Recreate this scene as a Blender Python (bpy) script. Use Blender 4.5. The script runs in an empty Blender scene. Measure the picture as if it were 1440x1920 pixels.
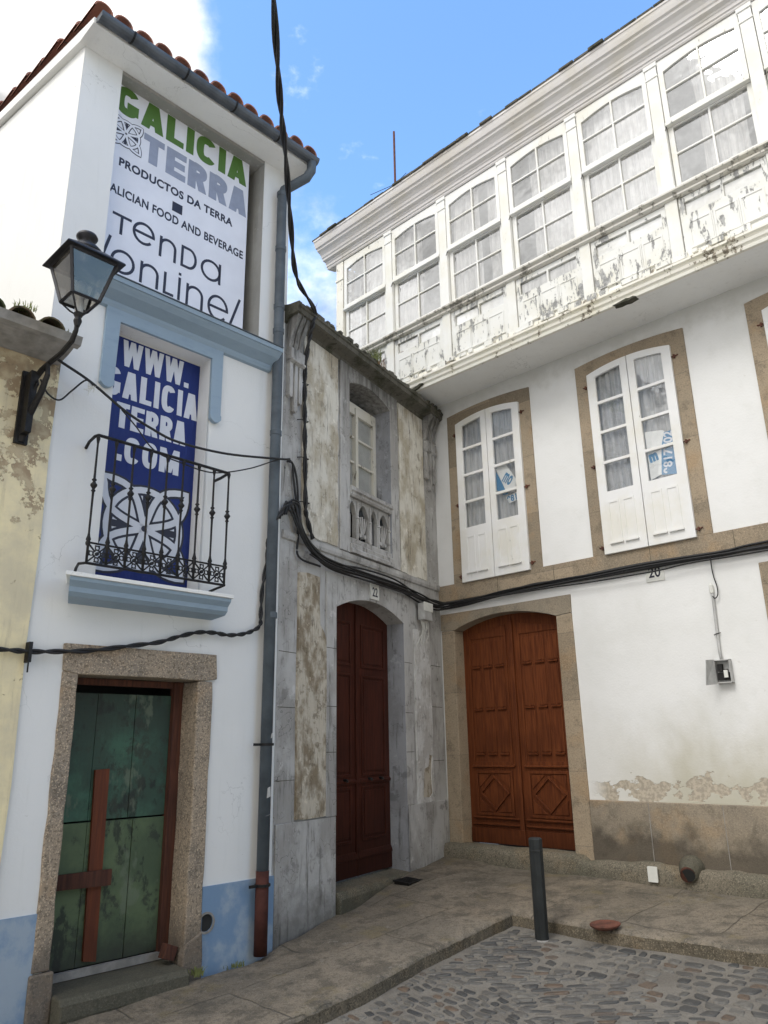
import bpy, bmesh, math, random
from mathutils import Vector, Matrix, noise as mn
from mathutils.geometry import tessellate_polygon
R = math.radians
random.seed(7)
sc = bpy.context.scene
COL = sc.collection

# ------------------------------------------------------------------ camera
PIT, ROL = R(17.09), R(-1.005)
fw = Vector((0, math.cos(PIT), math.sin(PIT)))
up0 = Vector((0, -math.sin(PIT), math.cos(PIT)))
rt0 = Vector((1, 0, 0))
cr = rt0*math.cos(ROL) + up0*math.sin(ROL)
cu = up0*math.cos(ROL) - rt0*math.sin(ROL)
cd = bpy.data.cameras.new('camera')
cam = bpy.data.objects.new('camera', cd); COL.objects.link(cam)
cd.sensor_fit = 'HORIZONTAL'; cd.sensor_width = 36; cd.lens = 36*1428/1440
cd.clip_start = .05; cd.clip_end = 500
cam.matrix_world = Matrix(((cr.x, cu.x, -fw.x, 0), (cr.y, cu.y, -fw.y, 0), (cr.z, cu.z, -fw.z, 1.6), (0, 0, 0, 1)))
sc.camera = cam

# ------------------------------------------------------------------ light
SUN_EL, SUN_AZ = R(50), R(226)        # azimuth clockwise from +y: behind the camera, to the left
sd = bpy.data.lights.new('sun', 'SUN'); sd.energy = .5; sd.angle = R(22); sd.color = (1, .97, .93)
so = bpy.data.objects.new('sun', sd); COL.objects.link(so)
sv = Vector((math.sin(SUN_AZ)*math.cos(SUN_EL), math.cos(SUN_AZ)*math.cos(SUN_EL), math.sin(SUN_EL)))
so.rotation_euler = sv.to_track_quat('Z', 'Y').to_euler(); so.location = (-6, -6, 14)

wd = bpy.data.worlds.new('World'); sc.world = wd; wd.use_nodes = True
nt = wd.node_tree; nt.nodes.clear()
def NN(nt, t, **k):
    n = nt.nodes.new(t)
    for a, b in k.items(): setattr(n, a, b)
    return n
sky = NN(nt, 'ShaderNodeTexSky', sky_type='NISHITA', sun_disc=False, sun_elevation=SUN_EL, sun_rotation=SUN_AZ)
sky.air_density = 1.0; sky.dust_density = .4; sky.ozone_density = 2.0
tc = NN(nt, 'ShaderNodeTexCoord'); sp = NN(nt, 'ShaderNodeSeparateXYZ')
nt.links.new(tc.outputs['Generated'], sp.inputs[0])
def wmath(op, a, b=None, c=None):
    m = NN(nt, 'ShaderNodeMath', operation=op)
    for i, v in enumerate((a, b, c)):
        if v is None: continue
        if isinstance(v, (int, float)): m.inputs[i].default_value = v
        else: nt.links.new(v, m.inputs[i])
    return m.outputs[0]
def wnoise(scale, det, sx=1, off=0.):
    mp = NN(nt, 'ShaderNodeMapping'); mp.inputs['Scale'].default_value = (1, 1, sx); mp.inputs['Location'].default_value = (off, 0, 0)
    n = NN(nt, 'ShaderNodeTexNoise'); n.inputs['Scale'].default_value = scale; n.inputs['Detail'].default_value = det; n.inputs['Roughness'].default_value = .58
    nt.links.new(tc.outputs['Generated'], mp.inputs[0]); nt.links.new(mp.outputs[0], n.inputs['Vector']); return n.outputs[0]
big = wnoise(2.6, 8, 1.3, 3.1); small = wnoise(7.0, 7, 1.5, 1.7)
side = wmath('SUBTRACT', -.085, sp.outputs[0])                     # the cloud bank lies to the left and behind
back = wmath('MULTIPLY', wmath('MAXIMUM', wmath('MULTIPLY', sp.outputs[1], -1.0), 0.0), 1.1)  # cloud added over the unseen rear sky to whiten light on the fronts
e = wmath('ADD', wmath('ADD', side, back), wmath('MULTIPLY', wmath('SUBTRACT', big, .5), .75))
m1 = NN(nt, 'ShaderNodeMapRange', interpolation_type='SMOOTHSTEP'); m1.inputs[1].default_value = -.03; m1.inputs[2].default_value = .10
nt.links.new(e, m1.inputs[0])
m2 = NN(nt, 'ShaderNodeMapRange', interpolation_type='SMOOTHSTEP'); m2.inputs[1].default_value = .60; m2.inputs[2].default_value = .78; m2.inputs[4].default_value = .7
nt.links.new(small, m2.inputs[0])
cm = wmath('MAXIMUM', m1.outputs[0], m2.outputs[0])
shade = NN(nt, 'ShaderNodeMapRange'); shade.inputs[1].default_value = .36; shade.inputs[2].default_value = .64; shade.inputs[3].default_value = .22; shade.inputs[4].default_value = .80
nt.links.new(small, shade.inputs[0])
sund = NN(nt, 'ShaderNodeVectorMath', operation='DOT_PRODUCT'); nt.links.new(tc.outputs['Generated'], sund.inputs[0]); sund.inputs[1].default_value = tuple(sv)
cst = wmath('ADD', shade.outputs[0], wmath('MULTIPLY', wmath('POWER', wmath('MAXIMUM', sund.outputs['Value'], 0.0), 6.0), .38))
bg1 = NN(nt, 'ShaderNodeBackground'); bg1.inputs[1].default_value = .15
hs = NN(nt, 'ShaderNodeHueSaturation'); hs.inputs['Saturation'].default_value = 1.12; hs.inputs['Value'].default_value = 1.06; nt.links.new(sky.outputs[0], hs.inputs['Color']); nt.links.new(hs.outputs[0], bg1.inputs[0])
bg2 = NN(nt, 'ShaderNodeBackground'); bg2.inputs[0].default_value = (1, .995, .985, 1); nt.links.new(cst, bg2.inputs[1])
mx = NN(nt, 'ShaderNodeMixShader'); nt.links.new(cm, mx.inputs[0]); nt.links.new(bg1.outputs[0], mx.inputs[1]); nt.links.new(bg2.outputs[0], mx.inputs[2])
wo = NN(nt, 'ShaderNodeOutputWorld'); nt.links.new(mx.outputs[0], wo.inputs[0])

sc.view_settings.view_transform = 'Standard'; sc.view_settings.look = 'None'
sc.view_settings.exposure = 1.5; sc.view_settings.gamma = 1
sc.cycles.use_denoising = True
sc.cycles.max_bounces = 8; sc.cycles.transparent_max_bounces = 16

# ------------------------------------------------------------------ frames of the three facades
class Fr:
    def __init__(s, o, d):
        s.o = Vector((o[0], o[1], 0)); s.d = Vector((d[0], d[1], 0)); s.n = Vector((d[1], -d[0], 0)); s.rz = math.atan2(d[1], d[0])
    def w(s, u, o, z): return s.o + s.d*u + s.n*o + Vector((0, 0, z))
FA = Fr((-.98608, 7.03119), (.69277, .72116))
FB = Fr((-.98608, 7.03119), (.50829, .86119))
FC = Fr((.70927, 9.90359), (.72176, -.69214))
FW = Fr((0, 0), (1, 0))

# ------------------------------------------------------------------ material kit
class Mk:
    def __init__(s, name):
        s.m = bpy.data.materials.new(name); s.m.use_nodes = True; s.nt = s.m.node_tree; s.nt.nodes.clear()
        s.tc = s.N('ShaderNodeTexCoord').outputs['Object']
    def N(s, t, **k): return NN(s.nt, t, **k)
    def L(s, v, i):
        if isinstance(v, (int, float)): i.default_value = v
        elif isinstance(v, (tuple, list)): i.default_value = (*v, 1) if len(v) == 3 and i.type == 'RGBA' else v
        else: s.nt.links.new(v, i)
    def math(s, op, a, b=0.0, c=None, clamp=False):
        n = s.N('ShaderNodeMath', operation=op, use_clamp=clamp); s.L(a, n.inputs[0]); s.L(b, n.inputs[1])
        if c is not None: s.L(c, n.inputs[2])
        return n.outputs[0]
    def xyz(s, v=None):
        n = s.N('ShaderNodeSeparateXYZ'); s.L(v or s.tc, n.inputs[0]); return n.outputs
    def map(s, scale=(1, 1, 1), loc=(0, 0, 0), rot=(0, 0, 0), v=None):
        n = s.N('ShaderNodeMapping'); s.L(v or s.tc, n.inputs[0]); n.inputs['Scale'].default_value = scale
        n.inputs['Location'].default_value = loc; n.inputs['Rotation'].default_value = rot; return n.outputs[0]
    def noise(s, scale=5, det=6, ro=.55, v=None, dist=0):
        n = s.N('ShaderNodeTexNoise'); s.L(v or s.tc, n.inputs['Vector']); n.inputs['Scale'].default_value = scale
        n.inputs['Detail'].default_value = det; n.inputs['Roughness'].default_value = ro; n.inputs['Distortion'].default_value = dist; return n.outputs[0]
    def ramp(s, f, a, b, lo=0., hi=1., smooth=True):
        n = s.N('ShaderNodeMapRange', interpolation_type='SMOOTHSTEP' if smooth else 'LINEAR')
        s.L(f, n.inputs[0]); s.L(a, n.inputs[1]); s.L(b, n.inputs[2]); s.L(lo, n.inputs[3]); s.L(hi, n.inputs[4]); return n.outputs[0]
    def mix(s, f, a, b, blend='MIX'):
        n = s.N('ShaderNodeMix', data_type='RGBA', blend_type=blend); s.L(f, n.inputs[0]); s.L(a, n.inputs[6]); s.L(b, n.inputs[7]); return n.outputs[2]
    def bump(s, h, st=.3, dist=.01, nrm=None):
        n = s.N('ShaderNodeBump'); s.L(h, n.inputs['Height']); n.inputs['Strength'].default_value = st; n.inputs['Distance'].default_value = dist
        if nrm: s.L(nrm, n.inputs['Normal'])
        return n.outputs[0]
    def out(s, col, rough=.8, bump=None, metal=0., spec=None):
        b = s.N('ShaderNodeBsdfPrincipled'); s.L(col, b.inputs['Base Color']); s.L(rough, b.inputs['Roughness']); s.L(metal, b.inputs['Metallic'])
        if spec is not None: b.inputs['Specular IOR Level'].default_value = spec
        if bump is not None: s.L(bump, b.inputs['Normal'])
        o = s.N('ShaderNodeOutputMaterial'); s.nt.links.new(b.outputs[0], o.inputs[0]); return s.m
    def white(s, v, dim='3D'):
        n = s.N('ShaderNodeTexWhiteNoise', noise_dimensions=dim); s.L(v, n.inputs['Vector' if dim != '1D' else 'W']); return n.outputs
    def comb(s, x, y, z):
        n = s.N('ShaderNodeCombineXYZ'); s.L(x, n.inputs[0]); s.L(y, n.inputs[1]); s.L(z, n.inputs[2]); return n.outputs[0]

def plain(name, c, rough=.6, metal=0., var=.12, scale=9, bumps=.15, spec=None):
    k = Mk(name); n = k.noise(scale, 6, .6)
    f = k.ramp(n, .3, .7, 1-var, 1+var)
    v = k.N('ShaderNodeVectorMath', operation='SCALE'); v.inputs[0].default_value = c; k.L(f, v.inputs['Scale'])
    return k.out(v.outputs[0], rough, k.bump(k.noise(scale*6, 4), bumps, .004), metal, spec)

MAT = {}
def plaster(name, c, dirt, amt=.5, zlow=None, zc=(.3, .27, .22), bump=.25):
    k = Mk(name)
    big = k.noise(1.1, 7, .6); med = k.noise(6, 6, .65); fine = k.noise(60, 5, .6)
    streak = k.noise(3, 6, .6, k.map((5, 5, .5)))
    col = k.mix(k.ramp(big, .35, .8, 0, amt*.6), c, dirt)
    col = k.mix(k.ramp(streak, .55, .8, 0, amt*.6), col, dirt)
    col = k.mix(k.ramp(med, .66, .74, 0, amt*.7), col, dirt)
    cv = k.N('ShaderNodeTexVoronoi', feature='DISTANCE_TO_EDGE'); cv.inputs['Scale'].default_value = .9
    wn = k.N('ShaderNodeTexNoise'); wn.inputs['Scale'].default_value = 2.5; wn.inputs['Detail'].default_value = 6; k.L(k.tc, wn.inputs['Vector']); wa = k.N('ShaderNodeVectorMath', operation='ADD'); k.L(k.tc, wa.inputs[0]); k.L(wn.outputs['Color'], wa.inputs[1]); k.L(wa.outputs[0], cv.inputs['Vector'])
    ck = k.math('MULTIPLY', k.ramp(cv.outputs[0], 0., .004, 1, 0), k.ramp(k.noise(.8, 3), .5, .6)); col = k.mix(k.math('MULTIPLY', ck, .5), col, tuple(q*.5 for q in dirt))
    col = k.mix(k.ramp(k.noise(2.2, 8, .7, k.map((4.5, 4.5, .35), (2, 0, 4))), .58, .72, 0, amt*.7), col, dirt)
    spots = k.math('MULTIPLY', k.ramp(k.noise(23, 3, .5), .73, .76), .8)
    col = k.mix(k.math('MULTIPLY', spots, amt), col, zc)
    if zlow:
        z = k.xyz()[2]
        g = k.ramp(k.math('ADD', z, k.math('MULTIPLY', k.math('SUBTRACT', k.noise(2.2, 6, .6), .5), zlow*1.2)), zlow*.35, zlow, 1, 0)
        col = k.mix(k.math('MULTIPLY', g, .55), col, zc)
    return k.out(col, .88, k.bump(k.math('ADD', k.math('MULTIPLY', big, 1.5), k.math('MULTIPLY', fine, .25)), bump, .02), spec=.25)
MAT['a_white'] = plaster('white_render', (.74, .745, .74), (.5, .52, .5), .32)
MAT['a_side'] = plaster('sunny_side_render', (.80, .80, .78), (.6, .6, .54), .3)
k = Mk('blue_base_paint')
pl = k.ramp(k.noise(2.0, 7, .62, k.map((1, 1, .8), (1.5, 0, 2))), .44, .58)
k.out(k.mix(k.math('MULTIPLY', pl, .75), (.17, .27, .41), (.36, .42, .48)), .7, k.bump(k.noise(25, 5), .3, .01)); MAT['blue_base'] = k.m
k = Mk('blue_moulding_paint')
k.out(k.mix(k.ramp(k.noise(4, 6, .6, k.map((1, 1, 3))), .5, .75, 0, .5), (.27, .355, .44), (.19, .27, .355)), .6, k.bump(k.noise(14, 5), .2, .01)); MAT['blue'] = k.m
MAT['dirty_grey'] = plaster('bare_grey_render', (.27, .265, .245), (.52, .52, .50), .9)
MAT['soffit_white'] = plaster('white_soffit_paint', (.82, .82, .80), (.5, .48, .44), .4)

def granite(name, c, c2, speck=70, blocks=None, dark=None, zdark=None, jc=(.10, .09, .075), sk=1.):
    k = Mk(name)
    big = k.noise(1.7, 6, .6); sp1 = k.noise(speck, 3, .7); sp2 = k.noise(speck*1.9, 2, .6)
    col = k.mix(k.ramp(big, .35, .7), c, c2)
    if blocks:
        x, y, z = k.xyz()
        bx, bz = blocks
        iz = k.math('FLOOR', k.math('DIVIDE', k.math('ADD', z, k.math('MULTIPLY', k.math('FLOOR', k.math('DIVIDE', x, bx)), .173)), bz))
        r = k.white(k.comb(k.math('FLOOR', k.math('DIVIDE', x, bx)), 0., iz))[0]
        col = k.mix(k.ramp(r, 0, 1, 0, .5, False), col, tuple(v*1.35 for v in c))
        col = k.mix(k.ramp(r, 0, .35, .45, 0, False), col, tuple(v*.6 for v in c2))
        fr = k.math('FRACT', k.math('DIVIDE', k.math('ADD', z, k.math('MULTIPLY', k.math('FLOOR', k.math('DIVIDE', x, bx)), .173)), bz))
        j = k.ramp(fr, .0, .012, 1, 0)
        col = k.mix(k.math('MULTIPLY', j, .75), col, jc)
    col = k.mix(k.ramp(k.noise(5.5, 8, .72), .5, .66, 0, .55), col, tuple(v*.5 for v in c2))
    col = k.mix(k.ramp(k.noise(2.4, 6, .6, k.map((1, 1, 1), (4, 1, 8))), .52, .66, 0, .45), col, (c[0]*1.15, c[1]*.95, c[2]*.72))
    col = k.mix(k.ramp(sp1, .50, .62, 0, .75*sk), col, tuple(v*.36 for v in c))
    col = k.mix(k.ramp(sp2, .55, .64, 0, .7*sk), col, tuple(min(v*1.75, .8) for v in c))
    if zdark:
        z = k.xyz()[2]
        g = k.ramp(k.math('ADD', z, k.math('MULTIPLY', k.math('SUBTRACT', k.noise(2.6, 7, .65), .5), zdark[1])), zdark[0]-.05, zdark[0]+.2, 1, 0)
        col = k.mix(k.math('MULTIPLY', g, .7), col, dark)
    return k.out(col, .85, k.bump(k.math('ADD', sp1, k.math('MULTIPLY', big, 2.)), .35, .012), spec=.3)
MAT['a_granite'] = granite('speckled_granite', (.33, .265, .195), (.25, .215, .175), 42, None, (.10, .09, .08), (.25, .4))
MAT['c_granite'] = granite('tan_granite', (.32, .255, .18), (.25, .21, .155), 60, (1.0, .74), sk=.5)
MAT['c_arch'] = granite('tan_lintel_granite', (.30, .25, .185), (.24, .21, .165), 85, sk=.5)
MAT['c_plinth'] = granite('plinth_granite', (.31, .26, .195), (.22, .19, .15), 60, None, (.05, .042, .032), (.66, .75), sk=.35)
MAT['bouncepave'] = plain('pale_bounce_paving', (.72, .70, .66), .85, 0, .1, 2)  # for the unseen ground added to bounce light
MAT['step'] = granite('mossy_step_stone', (.17, .148, .112), (.11, .105, .078), 55, None, (.06, .06, .045), (.2, .3))

def old_render(name, base, stain, dark, s=1.0, zdark=None):
    k = Mk(name)
    big = k.noise(1.5*s, 8, .62, k.map((1.6, 1.6, 1), (3, 1, 5))); med = k.noise(4.2*s, 8, .68); st = k.noise(2.6*s, 7, .65, k.map((7, 7, .8)))
    col = k.mix(k.ramp(big, .42, .60), base, stain)
    col = k.mix(k.ramp(med, .56, .64, 0, .7), col, tuple(v*.62 for v in stain))
    col = k.mix(k.ramp(k.noise(6*s, 8, .72), .58, .66, 0, .45), col, tuple(min(1, v*1.5) for v in base))
    col = k.mix(k.ramp(st, .53, .74, 0, .85), col, dark)
    z = k.xyz()[2]
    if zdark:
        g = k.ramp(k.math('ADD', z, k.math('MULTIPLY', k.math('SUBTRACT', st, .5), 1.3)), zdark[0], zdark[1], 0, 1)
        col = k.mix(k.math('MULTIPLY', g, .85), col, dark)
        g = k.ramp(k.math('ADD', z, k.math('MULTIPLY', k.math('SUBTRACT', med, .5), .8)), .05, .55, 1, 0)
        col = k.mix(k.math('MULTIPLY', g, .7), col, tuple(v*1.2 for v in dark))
    crack = k.N('ShaderNodeTexVoronoi', feature='DISTANCE_TO_EDGE'); crack.inputs['Scale'].default_value = 1.7*s
    wv = k.N('ShaderNodeVectorMath', operation='ADD'); k.L(k.tc, wv.inputs[0]); nz = k.N('ShaderNodeTexNoise'); nz.inputs['Scale'].default_value = 5; k.L(k.tc, nz.inputs['Vector'])
    k.L(nz.outputs['Color'], wv.inputs[1]); k.L(wv.outputs[0], crack.inputs['Vector'])
    cf = k.math('MULTIPLY', k.ramp(crack.outputs[0], .0, .008, 1, 0), k.ramp(big, .45, .55))
    col = k.mix(k.math('MULTIPLY', cf, .7), col, tuple(v*.6 for v in dark))
    return k.out(col, .9, k.bump(k.math('ADD', k.math('MULTIPLY', med, 1.), k.math('MULTIPLY', k.noise(50, 4), .3)), .45, .02), spec=.2)
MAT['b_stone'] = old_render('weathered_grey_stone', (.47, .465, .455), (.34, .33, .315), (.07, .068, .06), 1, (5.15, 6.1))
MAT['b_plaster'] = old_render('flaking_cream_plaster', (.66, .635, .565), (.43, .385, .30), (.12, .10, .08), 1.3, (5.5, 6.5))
MAT['b_rough'] = old_render('rough_stained_plaster', (.52, .475, .395), (.25, .205, .145), (.08, .065, .045), 2.2)
MAT['b_white'] = old_render('flaking_whitewash', (.62, .62, .61), (.48, .47, .45), (.20, .18, .15), 2.4)
MAT['b_dark'] = old_render('sooty_cornice_stone', (.115, .108, .09), (.06, .06, .042), (.025, .023, .02), 1.5)
MAT['b_reveal'] = old_render('blue_grey_reveal', (.31, .32, .345), (.24, .245, .26), (.08, .08, .08), 1)

# street side of the gallery house: white render that has come away near its foot
k = Mk('peeling_white_render')
x, y, z = k.xyz()
big = k.noise(1.0, 7, .6); med = k.noise(5, 7, .65)
col = k.mix(k.ramp(big, .4, .75, 0, .45), (.76, .76, .75), (.60, .60, .57)); col = k.mix(k.ramp(med, .5, .75, 0, .3), col, (.62, .62, .59))
moss = k.math('MULTIPLY', k.ramp(k.math('ADD', z, k.math('MULTIPLY', k.math('SUBTRACT', k.noise(1.3, 6, .6, k.map((1, 1, .6))), .5), 1.9)), 1.0, 2.1, 1, 0), k.ramp(x, 1.8, 3.2, .15, 1))
col = k.mix(k.math('MULTIPLY', moss, .8), col, (.42, .39, .28))
hole = k.math('MULTIPLY', k.ramp(k.math('ADD', k.noise(3.2, 7, .6, k.map((1, 1, 1.5), (.4, 0, .1))), k.math('MULTIPLY', k.math('ABSOLUTE', k.math('SUBTRACT', z, 1.17)), -1.25)), .425, .435), k.ramp(x, 1.95, 2.2))
col = k.mix(hole, col, k.mix(k.ramp(k.noise(30, 4), .4, .6), (.50, .44, .35), (.36, .32, .26)))
edge = k.math('MULTIPLY', k.ramp(z, 1.02, 1.05, 1, 0), .8)
scuff = k.ramp(k.noise(11, 4, .5), .70, .73, 0, .4)
col = k.mix(scuff, col, (.58, .57, .53))
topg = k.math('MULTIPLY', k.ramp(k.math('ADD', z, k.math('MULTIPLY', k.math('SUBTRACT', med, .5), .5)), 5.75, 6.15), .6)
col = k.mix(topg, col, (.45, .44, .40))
hb = k.math('ADD', k.math('MULTIPLY', hole, -1.2), k.math('ADD', k.math('MULTIPLY', big, 1.), k.math('MULTIPLY', k.noise(45, 4), .15)))
k.out(col, .88, k.bump(hb, .5, .02), spec=.25); MAT['c_white'] = k.m

def oldpaint(name, c, under, th=.60, lowz=None, yellow=0):
    k = Mk(name); x, y, z = k.xyz()
    fl = k.noise(9, 9, .72, k.map((1.6, 1.6, .42))); fl2 = k.noise(2.2, 5, .6)
    f = k.math('ADD', fl, k.math('MULTIPLY', k.math('SUBTRACT', fl2, .5), .5))
    if lowz is not None:
        f = k.math('ADD', f, k.ramp(z, lowz[0], lowz[1], lowz[2], 0, False))
    m = k.ramp(f, th, th+.02)
    base = k.mix(k.ramp(fl2, .4, .7), c, tuple(a*b for a, b in zip(c, (.93, .91, .84))))
    col = k.mix(m, base, k.mix(k.ramp(k.noise(30, 4), .4, .6), under, tuple(v*.6 for v in under)))
    grime = k.ramp(k.noise(5, 7, .7, k.map((4, 4, .7))), .56, .8, 0, .35)
    col = k.mix(grime, col, (.40, .38, .33))
    return k.out(col, .55, k.bump(k.math('MULTIPLY', m, -1.), .5, .006), spec=.35)
MAT['g_paint'] = oldpaint('flaking_white_gloss_paint', (.76, .76, .735), (.36, .35, .33), .66)
MAT['g_low'] = oldpaint('badly_flaked_white_paint', (.74, .74, .71), (.38, .38, .37), .545)
MAT['g_mould'] = oldpaint('rotten_cream_moulding_paint', (.76, .74, .67), (.30, .26, .20), .60)
MAT['g_rail'] = oldpaint('grimy_rail_paint', (.62, .60, .55), (.34, .32, .28), .54)
MAT['g_eave'] = oldpaint('dusty_white_eave_paint', (.64, .62, .60), (.46, .42, .38), .70)
MAT['w_paint'] = oldpaint('white_door_paint', (.76, .76, .755), (.52, .50, .46), .72)
MAT['cream_paint'] = oldpaint('old_cream_window_paint', (.60, .58, .52), (.30, .27, .22), .60)

def wood(name, c, c2, rough=.5, sc_=1., sat=.5):
    k = Mk(name); g = k.noise(14*sc_, 7, .6, k.map((3.2, 3.2, .22))); b = k.noise(1.6, 4)
    z = k.xyz()[2]
    col = k.mix(k.ramp(g, .3, .7), c, c2); col = k.mix(k.ramp(b, .45, .7, 0, .4), col, tuple(v*.6 for v in c2))
    gr = k.ramp(k.math('ADD', z, k.math('MULTIPLY', k.math('SUBTRACT', b, .5), .8)), .45, 1.3, sat, 0)
    col = k.mix(gr, col, tuple(v*.35 for v in c2))
    return k.out(col, rough, k.bump(g, .25, .005), spec=.14)
MAT['c_wood'] = wood('varnished_red_brown_wood', (.175, .052, .018), (.095, .027, .011), .5)
MAT['b_wood'] = wood('dark_red_brown_door_wood', (.075, .021, .013), (.040, .013, .009), .55)
MAT['plank'] = wood('red_plank_wood', (.17, .055, .028), (.11, .04, .025), .75, 1, .1)
MAT['frame_wood'] = wood('brown_frame_wood', (.12, .05, .033), (.06, .03, .024), .75, 1, .2)
k = Mk('faded_green_boards'); x, y, z = k.xyz()
n1 = k.noise(1.8, 8, .65, k.map((1, 1, .8), (2, 0, 1))); n2 = k.noise(6, 7, .7)
low = k.ramp(z, 1.09, 1.11, 1, 0)
col = k.mix(low, k.mix(k.ramp(n1, .42, .6), (.030, .062, .042), (.048, .125, .080)), k.mix(k.ramp(n1, .4, .62), (.058, .088, .046), (.095, .135, .066)))
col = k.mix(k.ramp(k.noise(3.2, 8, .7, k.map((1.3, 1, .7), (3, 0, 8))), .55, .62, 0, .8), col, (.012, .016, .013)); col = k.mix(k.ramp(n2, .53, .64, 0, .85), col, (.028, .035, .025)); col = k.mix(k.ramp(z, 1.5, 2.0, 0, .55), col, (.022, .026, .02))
col = k.mix(k.ramp(k.noise(3, 7, .65, k.map((1, 1, .5), (7, 0, 2))), .56, .62, 0, .6), col, (.13, .16, .11))
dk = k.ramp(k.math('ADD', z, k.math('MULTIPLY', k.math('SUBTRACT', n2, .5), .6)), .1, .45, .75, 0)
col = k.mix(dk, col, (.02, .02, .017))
k.out(col, .7, k.bump(k.noise(20, 6, .6, k.map((3, 3, .3))), .3, .005)); MAT['green'] = k.m

k = Mk('terracotta'); n = k.noise(3.5, 6, .7); n2 = k.noise(14, 6, .7)
col = k.mix(k.ramp(n, .4, .62), (.35, .145, .09), (.25, .115, .08)); col = k.mix(k.ramp(n2, .58, .68, 0, .7), col, (.09, .075, .055))
k.out(col, .85, k.bump(n2, .4, .01)); MAT['tile'] = k.m
k = Mk('mossy_terracotta'); n = k.noise(5, 6, .7); n2 = k.noise(12, 6, .7)
col = k.mix(k.ramp(n, .42, .6), (.16, .11, .075), (.055, .065, .025)); col = k.mix(k.ramp(n2, .5, .66, 0, .8), col, (.03, .028, .02))
k.out(col, .95, k.bump(n2, .6, .015)); MAT['mosstile'] = k.m
MAT['zinc'] = plain('dark_grey_zinc', (.085, .095, .108), .5, .3, .25, 5)
MAT['pipe'] = plain('blue_grey_painted_pipe', (.078, .095, .112), .55, 0, .25, 4, .1, .3)
MAT['redpipe'] = plain('rusty_red_pipe', (.058, .021, .016), .75, 0, .35, 7, .3, .2)
MAT['rust'] = plain('rusty_iron', (.115, .042, .026), .8, .1, .4, 14, .5)
MAT['iron'] = plain('black_wrought_iron', (.018, .017, .017), .55, .5, .4, 12, .4)
MAT['lampiron'] = plain('black_lamp_metal', (.022, .022, .026), .4, .3, .3, 8, .15)
MAT['cable'] = plain('black_cable_sheath', (.012, .012, .013), .6, 0, .2, 20, .1)
MAT['bollard'] = plain('charcoal_bollard_paint', (.019, .022, .023), .55, .2, .25, 6, .12)
MAT['black'] = plain('unlit_room', (.02, .02, .02), .9)
MAT['room'] = plain('dim_room', (.16, .155, .15), .9)
MAT['shutter_grey'] = plain('pale_grey_inner_shutter', (.44, .44, .42), .8, 0, .12, 4)
MAT['galroom'] = plain('gallery_inner_wall', (.38, .38, .37), .9)
def cloth(name, c):
    k = Mk(name); st_ = k.noise(9, 4, .6, k.map((3, 3, .25))); v = k.mix(k.ramp(st_, .35, .65), c, tuple(q*.72 for q in c))
    d = k.N('ShaderNodeBsdfDiffuse'); k.L(v, d.inputs[0]); t = k.N('ShaderNodeBsdfTranslucent'); k.L(v, t.inputs[0]); m = k.N('ShaderNodeMixShader'); m.inputs[0].default_value = .35
    k.L(d.outputs[0], m.inputs[1]); k.L(t.outputs[0], m.inputs[2]); o = k.N('ShaderNodeOutputMaterial'); k.L(m.outputs[0], o.inputs[0]); return k.m
MAT['curtain'] = cloth('white_net_curtain', (.86, .85, .82))
MAT['gcurtain'] = cloth('grey_lace_curtain', (.66, .65, .64))
MAT['signwhite'] = plain('white_sign_board', (.72, .735, .80), .45, 0, .05, 2, .03)
MAT['t_green'] = plain('green_lettering', (.075, .17, .028), .5, 0, .05)
MAT['t_grey'] = plain('grey_blue_lettering', (.27, .30, .39), .5, 0, .08)
MAT['t_navy'] = plain('dark_navy_lettering', (.018, .018, .035), .5, 0, .05)
MAT['banner'] = plain('royal_blue_banner_print', (.014, .022, .15), .6, 0, .12, 2, .05, .2)
k = Mk('royal_blue_banner_print'); wr = k.math('ADD', k.noise(1.6, 4, .5, k.map((2.2, 1, .7))), k.math('MULTIPLY', k.noise(5, 4, .5, k.map((2, 1, .5))), .3))
k.out(k.mix(k.ramp(k.noise(1.2, 5), .35, .7), (.010, .022, .14), (.014, .030, .165)), .5, k.bump(wr, .6, .08), spec=.3); MAT['banner'] = k.m
MAT['t_white'] = plain('pale_lettering', (.62, .64, .70), .5, 0, .04)
MAT['paper'] = plain('white_poster_paper', (.72, .72, .71), .6, 0, .05)
MAT['p_blue'] = plain('poster_blue_ink', (.045, .20, .38), .5, 0, .05)
MAT['plastic'] = plain('grey_plastic', (.42, .42, .41), .5, 0, .15)
MAT['plate'] = plain('pale_plate', (.66, .66, .62), .5, 0, .08, 9, .1)
MAT['cement'] = plain('grey_cement', (.25, .24, .225), .9, 0, .25, 8, .5)
MAT['grass'] = plain('dry_grass', (.13, .15, .05), .8, 0, .4, 30)
MAT['grassred'] = plain('brown_dead_grass', (.16, .085, .045), .8, 0, .4, 30)

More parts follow.
